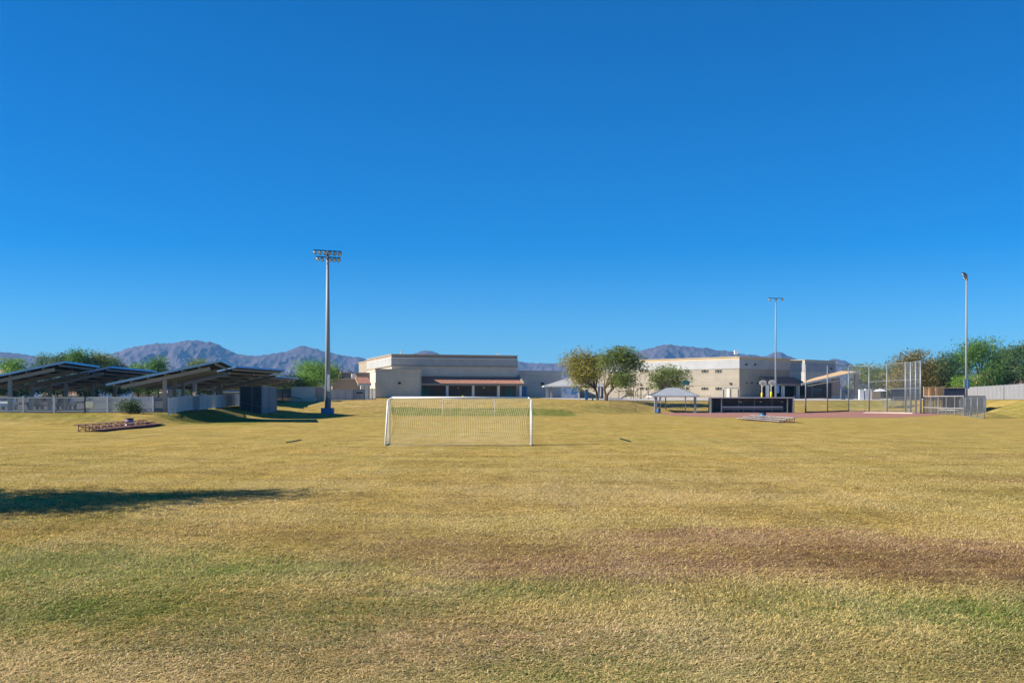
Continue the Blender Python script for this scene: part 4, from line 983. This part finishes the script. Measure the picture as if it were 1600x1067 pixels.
def dugout2():
    # runs towards the camera along the right foul line
    a = Vector((X(1443, 179), 179, 0)); b = Vector((X(1506, 156), 156, 0)); d = (b-a).normalized(); s = Vector((-d.y, d.x, 0))  # s points right/away
    if s.x < 0: s = -s
    t = thing('dugout', 'slatted grey dugout with a white bench beside the backstop at the right', 'dugout', a.lerp(b, .5)); Ln = (b-a).length; h = 2.85
    def g(p): return H(p.x, p.y)
    for k in range(6):
        p = a+d*(Ln*k/5); mb = MB(); mb.tube([(p.x, p.y, g(p)-.2), (p.x, p.y, h+.0)], .07, 8); mb.build('front_post', M['steel'], t)
        p = p+s*3; mb = MB(); mb.tube([(p.x, p.y, g(p)-.2), (p.x, p.y, h-.1)], .07, 8); mb.build('rear_post', M['steel'], t)
    for q, z in ((Vector(), h), (Vector(), 1.05), (s*3, h-.1)):
        mb = MB(); mb.tube([a+q+Vector((0, 0, z)), b+q+Vector((0, 0, z))], .06, 8); mb.build('rail', M['alum'], t)
    mb = MB(); c = [a, b, b+s*3, a+s*3]; mb.hexa([p+Vector((0, 0, h-.02)) for p in c], [p+Vector((0, 0, h+.05)) for p in c]); mb.build('roof', M['steel'], t)
    mb = MB(); n = int(Ln/.22)
    for k in range(n):
        p = a+s*3.02+d*(.1+k*.22); mb.box((p.x, p.y, (g(p)+h-.2)/2), (.16, .02, h-.2-g(p)), math.atan2(d.y, d.x))
    mb.build('slat_screen', M['screen'], t)
    for p in (a, b):
        mb = MB(); 
        for k in range(12): q = p+s*(.15+k*.24); mb.box((q.x, q.y, (g(q)+h-.1)/2), (.17, .02, h-.1-g(q)), math.atan2(s.y, s.x))
        mb.build('end_screen', M['edark'], t)
    p, q = a+d*6+s*1.2, a+d*15+s*1.2; mb = MB(); mb.beam(p+Vector((0, 0, .75)), q+Vector((0, 0, .75)), .4, .07); bn = mb.build('bench', M['white'], t)
    for k in range(4): r_ = p.lerp(q, (k+.3)/3.7); mb = MB(); mb.beam(r_, r_+Vector((0, 0, .72)), .06, .3); mb.build('bench_leg', M['steel'], bn)
    mb = MB(); wires(mb, a, b, g(a), h, g(b), h, .2, .009); mb.build('wire_mesh', M['steel'], t)
dugout2()
e = chain_fence('chain link fence end standing out from the right dugout', [fpt(1500, 160), fpt(1538, 134)], 2.6, .05, .12, w=.009, rails=(1.0, .02), post_step=7)

# ---- bleacher behind backstop
def bleacher():
    t = thing('bleacher', 'small aluminium spectator bleacher behind the backstop', 'bleacher', (X(1400, 205), 205, H(X(1400, 205), 205)))
    for k in range(5):
        Y = 202+k*.9; z = H(X(1400, Y), Y)+.1+.32*k; x0 = X(1384+k*3, Y); x1 = X(1419+k*1.5, Y); mb = MB(); mb.beam((x0, Y, z+.25), (x1, Y, z+.25), .32, .06); mb.build('seat_plank', M['alum'], t)
        mb = MB(); mb.beam((x0, Y+.4, z), (x1, Y+.4, z), .4, .05); mb.build('foot_plank', M['alum'], t)
    for px in (1386, 1402, 1418):
        mb = MB(); a = PT(px, 640, 201.6); a.z = H(a.x, a.y)+.1; b = Vector((a.x+.8, 206.2, a.z+1.6)); mb.beam(a, b, .08, .1); mb.beam(b, (b.x, b.y, H(b.x, b.y)), .08, .08); mb.build('support_frame', M['steel'], t)
bleacher()

# ---- basketball hoops
def hoop(label, px, py, Y, board, w=1.45):
    x = X(px, Y); z0 = H(x, Y)+.05; zc = Z(py, Y); t = thing('basketball_hoop', label, 'basketball hoop', (x, Y, z0), 0, 'basketball hoops')
    mb = MB(); mb.tube([(x, Y+.8, z0-.1), (x, Y+.8, zc-.5), (x, Y+.5, zc-.1), (x, Y+.08, zc-.05)], .09, 10); mb.build('pole', M['white'], t, True)
    mb = MB(); mb.tube([(x, Y+.8, z0+.35), (x, Y+.8, z0+1.75)], .2, 12); 
    if board == 'white': mb.build('pole_pad', M['yellow'], t, True)
    pr = [(-w*.22, -.48), (w*.22, -.48), (w*.40, -.36), (w*.5, -.08), (w*.47, .22), (w*.30, .44), (0, .52), (-w*.30, .44), (-w*.47, .22), (-w*.5, -.08), (-w*.40, -.36)]
    n = len(pr); mb = MB(); mb.add([(x+a, Y, zc+b) for a, b in pr]+[(x+a, Y+.06, zc+b) for a, b in pr], [tuple(range(n)), tuple(range(2*n-1, n-1, -1))]+[(i+n, (i+1) % n+n, (i+1) % n, i) for i in range(n)])
    bd = mb.build('backboard', M['white'] if board == 'white' else M['teal'], t)
    if board == 'white':
        mb = MB()
        for s_ in (((-.3, -.3), (.3, -.3)), ((.3, -.3), (.3, .1)), ((.3, .1), (-.3, .1)), ((-.3, .1), (-.3, -.3))):
            mb.beam((x+s_[0][0], Y-.012, zc+s_[0][1]), (x+s_[1][0], Y-.012, zc+s_[1][1]), .015, .05)
        mb.build('target_square', M['carred'], bd)
    mb = MB(); mb.tube([(x+.23*math.cos(k*math.pi/8), Y-.3+.23*math.sin(k*math.pi/8), zc-.36) for k in range(17)], .018, 6, False); rm = mb.build('rim', M['carred'], t)
    mb = MB()
    for k in range(12):
        a = k*math.pi/6; mb.tube([(x+.23*math.cos(a), Y-.3+.23*math.sin(a), zc-.37), (x+.14*math.cos(a+.3), Y-.3+.14*math.sin(a+.3), zc-.8)], .008, 3)
    mb.build('hoop_net', M['white'], rm)
hoop('left of two white fan backboards on yellow padded poles', 1192, 598, 214, 'white')
hoop('right of two white fan backboards on yellow padded poles', 1206.5, 597.5, 219, 'white')
hoop('dark teal fan backboard seen above the ribbed white shelter', 1072, 598, 216, 'teal')

# ---- playground
def play():
    Y = 214; z = H(X(980, Y), Y)+.05; t = thing('playground', 'climbing frame with yellow panel and arched ladders behind the big tree', 'play structure', (X(980, Y), Y, z), 0)
    def tb(pts, r=.06, nm='pole', m_='darkmetal'): mb = MB(); mb.tube([PT(a, b, Y+c) for a, b, c in pts], r, 8); mb.build(nm, M[m_], t, True)
    for px in (967, 978, 986, 990): tb([(px, 623, 0), (px, 602 if px > 970 else 610, 0)])
    tb([(965, 611, 0), (990, 611, 0)]); tb([(978, 602, 0), (986, 602, 0)], .04)
    for px in (979.5, 981, 983, 984.5): tb([(px, 611, .3), (px, 603, .3)], .03)
    mb = MB(); a = PT(984, 615, Y-.1); mb.box(a, (1.3, .08, .8)); mb.build('panel', M['playyellow'], t)
    mb = MB(); mb.box(PT(983, 618.5, Y+.6), (1.9, 1.5, .1)); mb.build('platform', M['darkmetal'], t)
    mb = MB(); p, q = PT(978, 618, Y+.3), PT(971, 622.3, Y-.4); mb.beam(p, q, .55, .06); mb.build('slide', M['alum'], t)
    tb([(992, 614, 0), (997, 608, 0), (1001.5, 606, 0), (1008, 607, 0), (1013, 611, 0), (1013.5, 623, 0)], .07, 'arch'); tb([(1001.5, 606, 0), (1001.5, 623, 0)], .08)
    tb([(992, 614, 0), (1001.5, 623, .3)], .05, 'climbing_bar'); tb([(1013, 612, 0), (1004, 622, .3)], .05, 'climbing_bar'); tb([(996, 609, 0), (996, 622, .8)], .04, 'climbing_bar')
play()
def bollard(px, Y, py, w, m_, label, name='bollard', cat='post'):
    x = X(px, Y); z0 = H(x, Y)+.03; z1 = Z(py, Y); t = thing(name, label, cat, (x, Y, z0)); mb = MB(); mb.box((x, Y, (z0+z1)/2), (w, w, z1-z0)); mb.build('shaft', m_, t)
    mb = MB(); mb.box((x, Y, z1+.04), (w+.06, w+.06, .08)); mb.build('cap', m_, t)
bollard(904.5, 208, 614.5, .26, M['white'], 'white square post on the path under the tree')
bollard(926, 206, 617.5, .28, mat('green_paint', (.03, .12, .06), .5), 'short dark green post at the edge of the path')
bollard(916.5, 212, 609, .55, M['playblue'], 'tall bright blue post under the yellowing tree')
bollard(1345.5, 236, 609, .9, M['white'], 'left white upright cabinet behind the backstop', 'cabinet', 'cabinet')
bollard(1355.5, 236, 608, 1.1, M['fence'], 'right pale upright cabinet behind the backstop', 'cabinet', 'cabinet')
bollard(1317, 238, 609.5, .9, M['edark'], 'dark cabinet under the end of the entrance canopy', 'cabinet', 'cabinet')
bollard(1329.5, 238, 609, .9, M['navy'], 'navy cabinet under the end of the entrance canopy', 'cabinet', 'cabinet')
bollard(740, 0.0001+215, 623.2-2.6, .5, M['playyellow'], 'small yellow box on the ground before the gym arcade', 'ground_box', 'box') if False else None
x = X(723.5, 215); t = thing('fire_hydrant', 'small yellow hydrant showing above the near goal crossbar', 'hydrant', (x, 215, H(x, 215)))
mb = MB(); z = H(x, 215); mb.lathe((x, 215, z), [(.16, 0), (.13, .1), (.13, .55), (.17, .58), (.12, .68), (.03, .74)], 12); mb.build('barrel', M['yellow'], t, True)
mb = MB(); mb.tube([(x-.3, 215, z+.45), (x+.3, 215, z+.45)], .08, 8); mb.build('nozzle', M['yellow'], t, True)

# ---- walls and fences at the right
def wall(label, pxa, pxb, pyt, Y, m_, dep=.25, name='block_wall', cat='wall', cap=None, piers=()):
    x0, x1 = X(pxa, Y), X(pxb, Y); t = thing(name, label, cat, ((x0+x1)/2, Y, H((x0+x1)/2, Y))); mb = MB(); mb.prism([(x0, Y), (x1, Y), (x1, Y+dep), (x0, Y+dep)], 1.7, Z(pyt, Y)); mb.build('wall_face', m_, t)
    if cap: mb = MB(); mb.prism([(x0-.05, Y-.08), (x1+.05, Y-.08), (x1+.05, Y+dep+.08), (x0-.05, Y+dep+.08)], Z(pyt, Y)+.003, Z(pyt, Y)+.15); mb.build('coping', cap, t)
    for px in piers: mb = MB(); x = X(px, Y); mb.box((x, Y-.06, (1.7+Z(pyt, Y))/2), (.5, .3, Z(pyt, Y)-1.75)); mb.build('pier', m_, t)
    return t
wall('orange tan wall with two piers behind the right dugout', 1443.5, 1475, 605.5, 222, M['orange'], cap=M['cap'], piers=(1453, 1463))
wall('dark navy screened fence seen through the backstop', 1392, 1440, 608, 224, M['navy'], .08, 'screen_fence', 'fence', M['steel'])
wall('dark screened fence between the tan wall and the white fence', 1475.5, 1508, 606.5, 223, M['navy'], .08, 'screen_fence', 'fence', M['cap'])
wall('beige low wall left of the navy screen', 1362, 1376, 611, 240, M['orange'], .3, cap=M['grey'])
wall('long pale coping wall beyond the courtyard', 1376, 1600, 603.5, 262, M['cream'], .3, cap=M['cap'])
picket_fence('long white boarded fence along the right edge above the slope', [fpt(1512, 205), fpt(1600, 160), fpt(1680, 140)], 2.35, M['vinyl'], .11, .1, 3.2, name='white_fence')
def sh_table(label, pxa, pxb, py, Y):
    x0, x1 = X(pxa, Y), X(pxb, Y); z = H((x0+x1)/2, Y)+.05; zt = Z(py, Y); t = thing('shade_tent', label, 'shade tent', ((x0+x1)/2, Y, z)); c = [Vector((x0, Y, zt)), Vector((x1, Y, zt)), Vector((x1, Y+3, zt)), Vector((x0, Y+3, zt))]; ap = Vector(((x0+x1)/2, Y+1.5, zt+.6))
    mb = MB(); mb.add([*c, ap], [(0, 1, 4), (1, 2, 4), (2, 3, 4), (3, 0, 4)]); mb.build('canvas', M['white'], t)
    for p in c: mb = MB(); mb.beam((p.x, p.y, z), p, .08, .08); mb.build('leg', M['steel'], t)
sh_table('small white peaked tent roof behind the backstop', 1371.5, 1386, 611, 232)

# ---- background houses
def house(label, pxa, pxb, pyE, pyR, Y, dep, wallm, roofm, hip=.22, windows=()):
    x0, x1 = X(pxa, Y), X(pxb, Y); ze, zr = Z(pyE, Y), Z(pyR, Y); t = thing('house', label, 'house', ((x0+x1)/2, Y+dep/2, 1.5)); w = x1-x0
    mb = MB(); mb.prism([(x0+.5, Y+.5), (x1-.5, Y+.5), (x1-.5, Y+dep-.5), (x0+.5, Y+dep-.5)], .6, ze-.01); mb.build('wall', wallm, t)
    c = [Vector((x0, Y, ze)), Vector((x1, Y, ze)), Vector((x1, Y+dep, ze)), Vector((x0, Y+dep, ze))]; a = Vector((x0+w*hip, Y+dep/2, zr)); b = Vector((x1-w*hip, Y+dep/2, zr))
    mb = MB(); mb.add([*c, a, b], [(0, 1, 5, 4), (1, 2, 5), (2, 3, 4, 5), (3, 0, 4), (3, 2, 1, 0)]); mb.build('roof', roofm, t)
    mb = MB(); mb.beam(c[0]+Vector((0, -.05, -.1)), c[1]+Vector((0, -.05, -.1)), .1, .25); mb.build('fascia', M['white'], t)
    for f in windows:
        mb = MB(); mb.box((x0+w*f, Y+.48, ze-1.4), (1.4, .06, 1.1)); o = mb.build('window', M['white'], t); mb = MB(); mb.box((x0+w*f, Y+.44, ze-1.4), (1.2, .03, .9)); mb.build('pane', M['glass'], o)
house('distant tan house with pink brown tiled roof under the solar canopies', 318, 398, 612, 599, 300, 14, M['cream'], M['tile2'], windows=(.3, .7))
house('pale low house between the canopy and the green tree', 396, 462, 600, 594.5, 330, 16, M['cream'], M['tanroof'], .05, windows=(.6,))
house('distant house with tiled roof at the left edge behind the canopies', -20, 22, 583, 575, 330, 14, M['cream'], M['tile2'])
house('distant tan house low under the leftmost canopy', 60, 130, 617, 606, 310, 14, M['cream'], M['tile2'], windows=(.4,))
house('distant house behind the gate gap in the car park fence', 205, 262, 613, 603, 305, 14, M['cream'], M['tile2'], windows=(.5,))
house('brown tiled house roof on the far right above the white fence', 1553, 1660, 600, 573, 292, 20, M['orange'], M['tile2'], .2)
house('pinkish tiled house roof between the trees behind the right dugout', 1440, 1512, 603, 594, 330, 14, M['cream'], M['tile2'], .15)

# ---- cars under the canopies
def car(label, px, Y, ang, paint):
    x = X(px, Y); z = H(x, Y)+.05; t = thing('parked_car', label, 'car', (x, Y, z), ang, 'cars parked under the canopies')
    c, s = math.cos(ang), math.sin(ang)
    def W(a, b, h): return (x+a*c-b*s, Y+a*s+b*c, z+h)
    prof = [(-2.2, .35), (-2.25, .75), (-2.1, .95), (-1.6, 1.0), (-1.0, 1.42), (.45, 1.45), (1.15, 1.0), (1.95, .88), (2.2, .7), (2.22, .35)]
    mb = MB(); n = len(prof); ins = lambda h: .82 if h < 1.05 else .66
    mb.add([W(a, -ins(h), h) for a, h in prof]+[W(a, ins(h), h) for a, h in prof], [tuple(range(n)), tuple(range(2*n-1, n-1, -1))]+[(i+n, (i+1) % n+n, (i+1) % n, i) for i in range(n)]); mb.build('body', paint, t)
    g = [(-1.45, 1.04), (-.95, 1.37), (.4, 1.39), (1.0, 1.04)]
    for sd_ in (-1, 1):
        mb = MB(); v = [W(a, sd_*(ins(h)+.03 if h > 1.05 else .80), h) for a, h in g]; mb.add(v, [(0, 1, 2, 3)]); mb.build('side_window', M['glass'], t)
        for a in (-1.4, 1.35):
            mb = MB(); mb.tube([W(a, sd_*.62, .33), W(a, sd_*.86, .33)], .33, 14); w_ = mb.build('wheel', M['rubber'], t); mb = MB(); mb.tube([W(a, sd_*.86, .33), W(a, sd_*.875, .33)], .19, 10); mb.build('hubcap', M['alum'], w_)
    for a0_, a1_, e_ in ((.50, 1.12, .64), (-1.55, -1.03, .64)):
        h0, h1 = (1.44, 1.02) if a0_ > 0 else (1.03, 1.42); mb = MB(); mb.add([W(a0_+.02, -e_, h0), W(a1_+.02, -e_, h1), W(a1_+.02, e_, h1), W(a0_+.02, e_, h0)] if a0_ > 0 else [W(a0_-.03, -e_, h0+.02), W(a1_-.03, -e_, h1+.02), W(a1_-.03, e_, h1+.02), W(a0_-.03, e_, h0+.02)], [(0, 1, 2, 3)]); mb.build('windscreen', M['glass'], t)
    for sd_ in (-.6, .6):
        mb = MB(); p = W(2.2, sd_, .66); mb.box(p, (.06, .3, .14), ang); mb.build('headlight', M['lens'], t)
car('white car parked under the far left canopy', 10, 134, R(100), M['carwhite'])
car('dark car parked behind the see-through fence', 62, 136, R(95), M['cardark'])
car('silver car parked behind the second fence bay', 104, 139, R(100), M['carsilver'])
car('dark car parked under the canopy row beyond the light gate', 338, 176, R(10), M['cardark'])
car('white car parked beyond the shaded fence', 361, 186, R(5), M['carwhite'])

# ------------------------------------------------------------------ trees
def make_crown(name, parent, m_, blobs, n, leaf, seed, droop=0.0, base=Vector()):
    """leaf clumps spread through several lobes; blobs = (x,y,z,rx,ry,rz,weight)"""
    r = np.random.default_rng(seed)
    w = np.array([b[6]*(b[3]*b[4]*b[5])**.66 for b in blobs]); w /= w.sum()
    ncl = max(40, n//34); bi = r.choice(len(blobs), ncl, p=w); B = np.array([b[:6] for b in blobs])[bi]
    d = r.normal(size=(ncl, 3)); d /= np.linalg.norm(d, axis=1)[:, None]
    rad = r.random(ncl)**.42*(1+.12*np.clip(r.normal(size=ncl), -2, 1.2))
    d[:, 2] = np.where(d[:, 2] < -.35, d[:, 2]*.55, d[:, 2])
    cc = B[:, :3]+d*B[:, 3:6]*rad[:, None]
    ci = r.integers(0, ncl, n); cl_s = (.55+.7*r.random(ncl))*leaf*2.7
    p = cc[ci]+np.clip(r.normal(size=(n, 3)), -1.5, 1.5)*cl_s[ci][:, None]*np.array([1, 1, .55])
    if droop > 0: p[:, 2] -= droop*np.abs(r.normal(size=n))*1.0
    # leaf sprays: bent quads random orientation
    t1 = r.normal(size=(n, 3)); t1[:, 2] = t1[:, 2]*.5 - droop*1.5; t1 /= np.linalg.norm(t1, axis=1)[:, None]
    t2 = np.cross(t1, r.normal(size=(n, 3))); t2 /= np.linalg.norm(t2, axis=1)[:, None]
    ln = leaf*(.5+.8*r.random(n))[:, None]; wd = ln*(.38 if droop == 0 else .22)
    a = p-t1*ln*.5; b = p+t2*wd*.5; c = p+t1*ln*.5; e = p-t2*wd*.5
    co = np.stack([a, b, c, e], 1).reshape(-1, 3)
    me = bpy.data.meshes.new(name); me.vertices.add(4*n); me.vertices.foreach_set('co', co.ravel().astype(np.float32))
    me.loops.add(4*n); me.loops.foreach_set('vertex_index', np.arange(4*n, dtype=np.int32)); me.polygons.add(n)
    me.polygons.foreach_set('loop_start', (np.arange(n)*4).astype(np.int32)); me.polygons.foreach_set('loop_total', np.full(n, 4, np.int32)); me.update(calc_edges=True)
    lv = np.clip(r.random(ncl)[ci]*.7+.3*r.random(n), 0, 1)
    at = me.attributes.new('leafvar', 'FLOAT', 'POINT'); at.data.foreach_set('value', np.repeat(lv, 4).astype(np.float32))
    me.materials.append(m_); o = bpy.data.objects.new(name, me); COL.objects.link(o); o.parent = parent; return o, cc
def tree(label, px, Y, px0, px1, pyt, pyb, kind, seed, n=5200, leaf=.34, lobes=7, droop=0, trunk=1, group=None, dep=None, base_px=None, name='tree', pybase=None, cat='tree'):
    r = random.Random(seed); x = X(px, Y); z0 = H(x, Y)-.1
    w = X(px1, Y)-X(px0, Y); cx = (X(px0, Y)+X(px1, Y))/2-x; zt = Z(pyt, Y)-z0; zb = Z(pyb, Y)-z0; hh = zt-zb; zb -= .13*hh; hh *= 1.1; dep = dep or w*.85
    t = thing(name, label, cat, (x, Y, z0), 0, group)
    blobs = [(cx, 0, zb+hh*.48, w*.33, dep*.33, hh*.34, .40)]
    for k in range(lobes):
        an = 2*math.pi*k/lobes+r.uniform(-.3, .3); rr = r.uniform(.27, .37); f = r.uniform(.22, .80)
        s_ = r.uniform(.13, .21)
        blobs.append((cx+math.cos(an)*w*rr, math.sin(an)*dep*rr, zb+hh*f, w*s_, dep*s_, hh*r.uniform(.17, .26), 1.3))
    blobs.append((cx+r.uniform(-.1, .1)*w, 0, zt-hh*.18, w*.2, dep*.2, hh*.18, 1.2)); blobs.append((cx+r.uniform(-.22, .22)*w, 0, zt-hh*.26, w*.2, dep*.2, hh*.2, 1.2))
    cr, cc = make_crown('crown', t, L[kind], blobs, int(n*1.2), leaf*1.25, seed, droop)
    mb = MB(); th = max(1.0, min(zb*1.0+hh*.12, zt*.4)); tr = .035*(zt)*.55+.05
    ends = [(0, 0)] if trunk == 1 else [(-.35, .1), (.4, -.1)]
    o0 = t.location
    lean = cx*.15
    for (ex, ey) in ends:
        mb.tube([(0, 0, -.3), (ex*.4+lean*.3, ey*.4, th*.5), (ex*2+lean, ey*2, th)], [tr*1.3, tr*.95, tr*.75], 8)
    lim = r.sample(range(len(cc)), min(16, len(cc)))
    for i in lim:
        q = cc[i]; e_ = ends[r.randrange(len(ends))]; s0 = Vector((e_[0]*2+lean, e_[1]*2, th*r.uniform(.85, 1.0))); q = Vector(q)
        m1 = s0.lerp(q, .45)+Vector((r.uniform(-.4, .4), r.uniform(-.4, .4), hh*.06))
        mb.tube([s0, m1, s0.lerp(q, .97)], [tr*.5, tr*.28, .03], 5)
    me = bpy.data.meshes.new('trunk'); me.from_pydata(mb.v, [], mb.f); me.materials.append(M['bark']); me.update()
    o = bpy.data.objects.new('trunk', me); COL.objects.link(o); o.parent = t
    return t
# centre pair and small one
tree('yellowing broad tree, left of the pair beside the gym wing', 934, 216, 882, 944, 549, 608, 'yellow', 11, 8200, .38, 7, group='trees on the edge of the slope')
tree('greener spreading tree with forked trunk, right of the pair', 946.5, 205, 936, 1004, 541, 607, 'olive', 12, 8200, .37, 7, trunk=2, group='trees on the edge of the slope')
tree('small round tree in front of the long tan building', 1031, 222, 1010, 1078, 572, 612, 'olive', 13, 4600, .36, 7, group='trees on the edge of the slope')
# right side
G3 = 'trees behind the right hand fences'
tree('broad rust green tree behind the backstop poles', 1428, 250, 1384, 1470, 545, 612, 'rust', 21, 9000, .45, 8, group=G3)
tree('low wide tree behind the middle of the backstop', 1366, 262, 1322, 1406, 569, 613, 'olive', 22, 6000, .45, 8, group=G3)
tree('dark low tree filling the gap behind the backstop', 1402, 275, 1368, 1440, 567, 614, 'dark', 23, 6000, .5, 7, group=G3)
tree('brownish tree behind the orange tan wall', 1462, 262, 1440, 1502, 560, 614, 'rust', 24, 7000, .45, 7, group=G3)
tree('mid green tree left of the right floodlight pole', 1492, 255, 1464, 1515, 548, 611, 'pine', 25, 6500, .42, 7, group=G3)
tree('tallest drooping green tree right of the right floodlight pole', 1534, 245, 1504, 1568, 525, 608, 'green', 26, 10000, .5, 9, droop=.7, group=G3)
tree('dark tree between the drooping tree and the right edge', 1566, 275, 1548, 1598, 548, 600, 'dark', 27, 6000, .5, 7, group=G3)
tree('tree at the right edge above the brown roof', 1598, 262, 1568, 1640, 536, 592, 'pine', 28, 7000, .45, 8, group=G3)
tree('bright shrub-like tree below the pinkish roof', 1502, 240, 1488, 1522, 590, 613, 'bright', 29, 2500, .3, 5, group=G3)
tree('dark bushy tree under the brown tiled roof', 1572, 250, 1552, 1592, 585, 610, 'dark', 30, 3000, .4, 5, group=G3)
# left side
G4 = 'trees beyond the car park'
tree('pale green round tree at the far left behind the canopy', 22, 250, -8, 48, 561, 606, 'bright', 41, 5000, .42, 6, group=G4)
tree('greyish tree on the left skyline beside the watery hills', 72, 320, 56, 88, 554, 600, 'pine', 42, 3500, .45, 5, group=G4)
tree('left of three bushy trees rising over the left canopy', 98, 265, 84, 116, 550, 606, 'pine', 43, 4500, .42, 6, group=G4)
tree('middle and tallest of three bushy trees over the left canopy', 124, 260, 108, 142, 546, 606, 'green', 44, 5500, .42, 6, group=G4)
tree('right of three bushy trees rising over the left canopy', 150, 262, 134, 172, 550, 606, 'olive', 45, 5000, .42, 6, group=G4)
tree('broad tree trailing off behind the second canopy', 176, 270, 158, 192, 556, 606, 'pine', 46, 4500, .42, 6, group=G4)
tree('low yellow green tree between the canopy roofs', 216, 265, 203, 236, 567, 608, 'bright', 47, 4000, .4, 6, group=G4)
tree('pointed green tree between the canopy roofs', 247, 260, 234, 262, 557, 608, 'green', 48, 5000, .4, 6, group=G4)
tree('green treetop just clearing the highest canopy roof', 312, 300, 290, 335, 561, 606, 'olive', 49, 4500, .45, 6, group=G4)
tree('small pale tree beyond the tip of the right canopy', 424, 300, 410, 437, 585, 612, 'pine', 50, 2500, .4, 5, group=G4)
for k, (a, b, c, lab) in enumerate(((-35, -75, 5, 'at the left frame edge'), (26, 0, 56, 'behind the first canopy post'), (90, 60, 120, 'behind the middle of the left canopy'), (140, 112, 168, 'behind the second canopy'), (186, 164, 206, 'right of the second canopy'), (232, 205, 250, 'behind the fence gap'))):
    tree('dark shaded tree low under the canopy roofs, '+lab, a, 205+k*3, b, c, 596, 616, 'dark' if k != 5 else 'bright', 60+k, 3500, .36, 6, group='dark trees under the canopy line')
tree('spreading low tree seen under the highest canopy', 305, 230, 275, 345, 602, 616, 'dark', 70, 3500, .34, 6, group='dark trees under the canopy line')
# centre left
tree('bright green weeping tree left of the tall floodlight pole', 490, 235, 462, 524, 561, 606, 'bright', 80, 9000, .42, 8, droop=.55, group='trees beside the gym')
tree('dark green bushy tree behind the block wall', 450, 225, 431, 470, 588, 614, 'dark', 81, 5000, .36, 6, group='trees beside the gym')
tree('pale yellow green tree peeping over the block wall', 474, 228, 464, 490, 586, 606, 'bright', 82, 3000, .34, 5, group='trees beside the gym')
tree('dark tree half hidden behind the floodlight pole', 518, 262, 506, 530, 574, 606, 'dark', 83, 3500, .4, 5, group='trees beside the gym')
# shrub at fence
tree('small dark shrub against the pale picket fence', 203, 103.8, 193, 214, 629, 645, 'dark', 84, 1800, .16, 5, name='shrub', cat='shrub')
tree('small grey green shrub behind the fence sign', 184, 107, 178, 196, 626, 640, 'pine', 85, 900, .14, 4, name='shrub', cat='shrub')
# tree outside the left frame edge whose shadow lies on the field
t = tree('tree standing left of the view, casting the long shadow on the near turf', 0, 25.5, 0, 10, 500, 600, 'olive', 90, 10, .2, 2)
for c_ in kids(t): bpy.data.objects.remove(c_, do_unlink=True)
t.location = (-21.0, 24.2, 0); t['group'] = ''
del t['group']
blobs = [(0, 0, 6.2, 3.8, 4.0, 2.0, 1), (2.0, 1.0, 7.6, 2.0, 1.6, 1.2, 1.2), (-1.6, -.5, 5.6, 2.6, 2.4, 1.6, 1), (1.8, -1.5, 5.6, 2.2, 1.8, 1.3, 1.1), (0.5, 1.8, 8.8, 1.6, 1.2, 1.0, 1.2), (-1, 1.0, 7.6, 2, 2, 1.3, 1)]
make_crown('crown', t, L['olive'], blobs, 16000, .26, 91)
mb = MB(); mb.tube([(0, 0, -.3), (.2, .1, 2.0), (.1, .2, 5.5)], [.34, .25, .18], 10)
for b in blobs: mb.tube([(.15, .1, 3.0), ((b[0]+.15)/2, b[1]/2, b[2]*.72), (b[0], b[1], b[2])], [.16, .1, .03], 6)
me = bpy.data.meshes.new('trunk'); me.from_pydata(mb.v, [], mb.f); me.materials.append(M['bark']); o = bpy.data.objects.new('trunk', me); COL.objects.link(o); o.parent = t

# ------------------------------------------------------------------ haze
def haze():
    mb = MB(); mb.prism([(-7000, -400), (7000, -400), (7000, 9300), (-7000, 9300)], -40, 372)
    m = bpy.data.materials.new('haze_air'); m.use_nodes = True; n = m.node_tree; n.nodes.remove(n.nodes['Principled BSDF'])
    v = n.nodes.new('ShaderNodeVolumePrincipled'); v.inputs['Color'].default_value = (.20, .52, 1.0, 1); v.inputs['Density'].default_value = HAZE
    n.links.new(v.outputs[0], n.nodes['Material Output'].inputs['Volume'])
    o = mb.build('haze', m); struct(o, 'stuff'); o['label'] = 'thin blue air haze over the valley'; o['category'] = 'haze'
HAZE = 8.0e-5
haze()
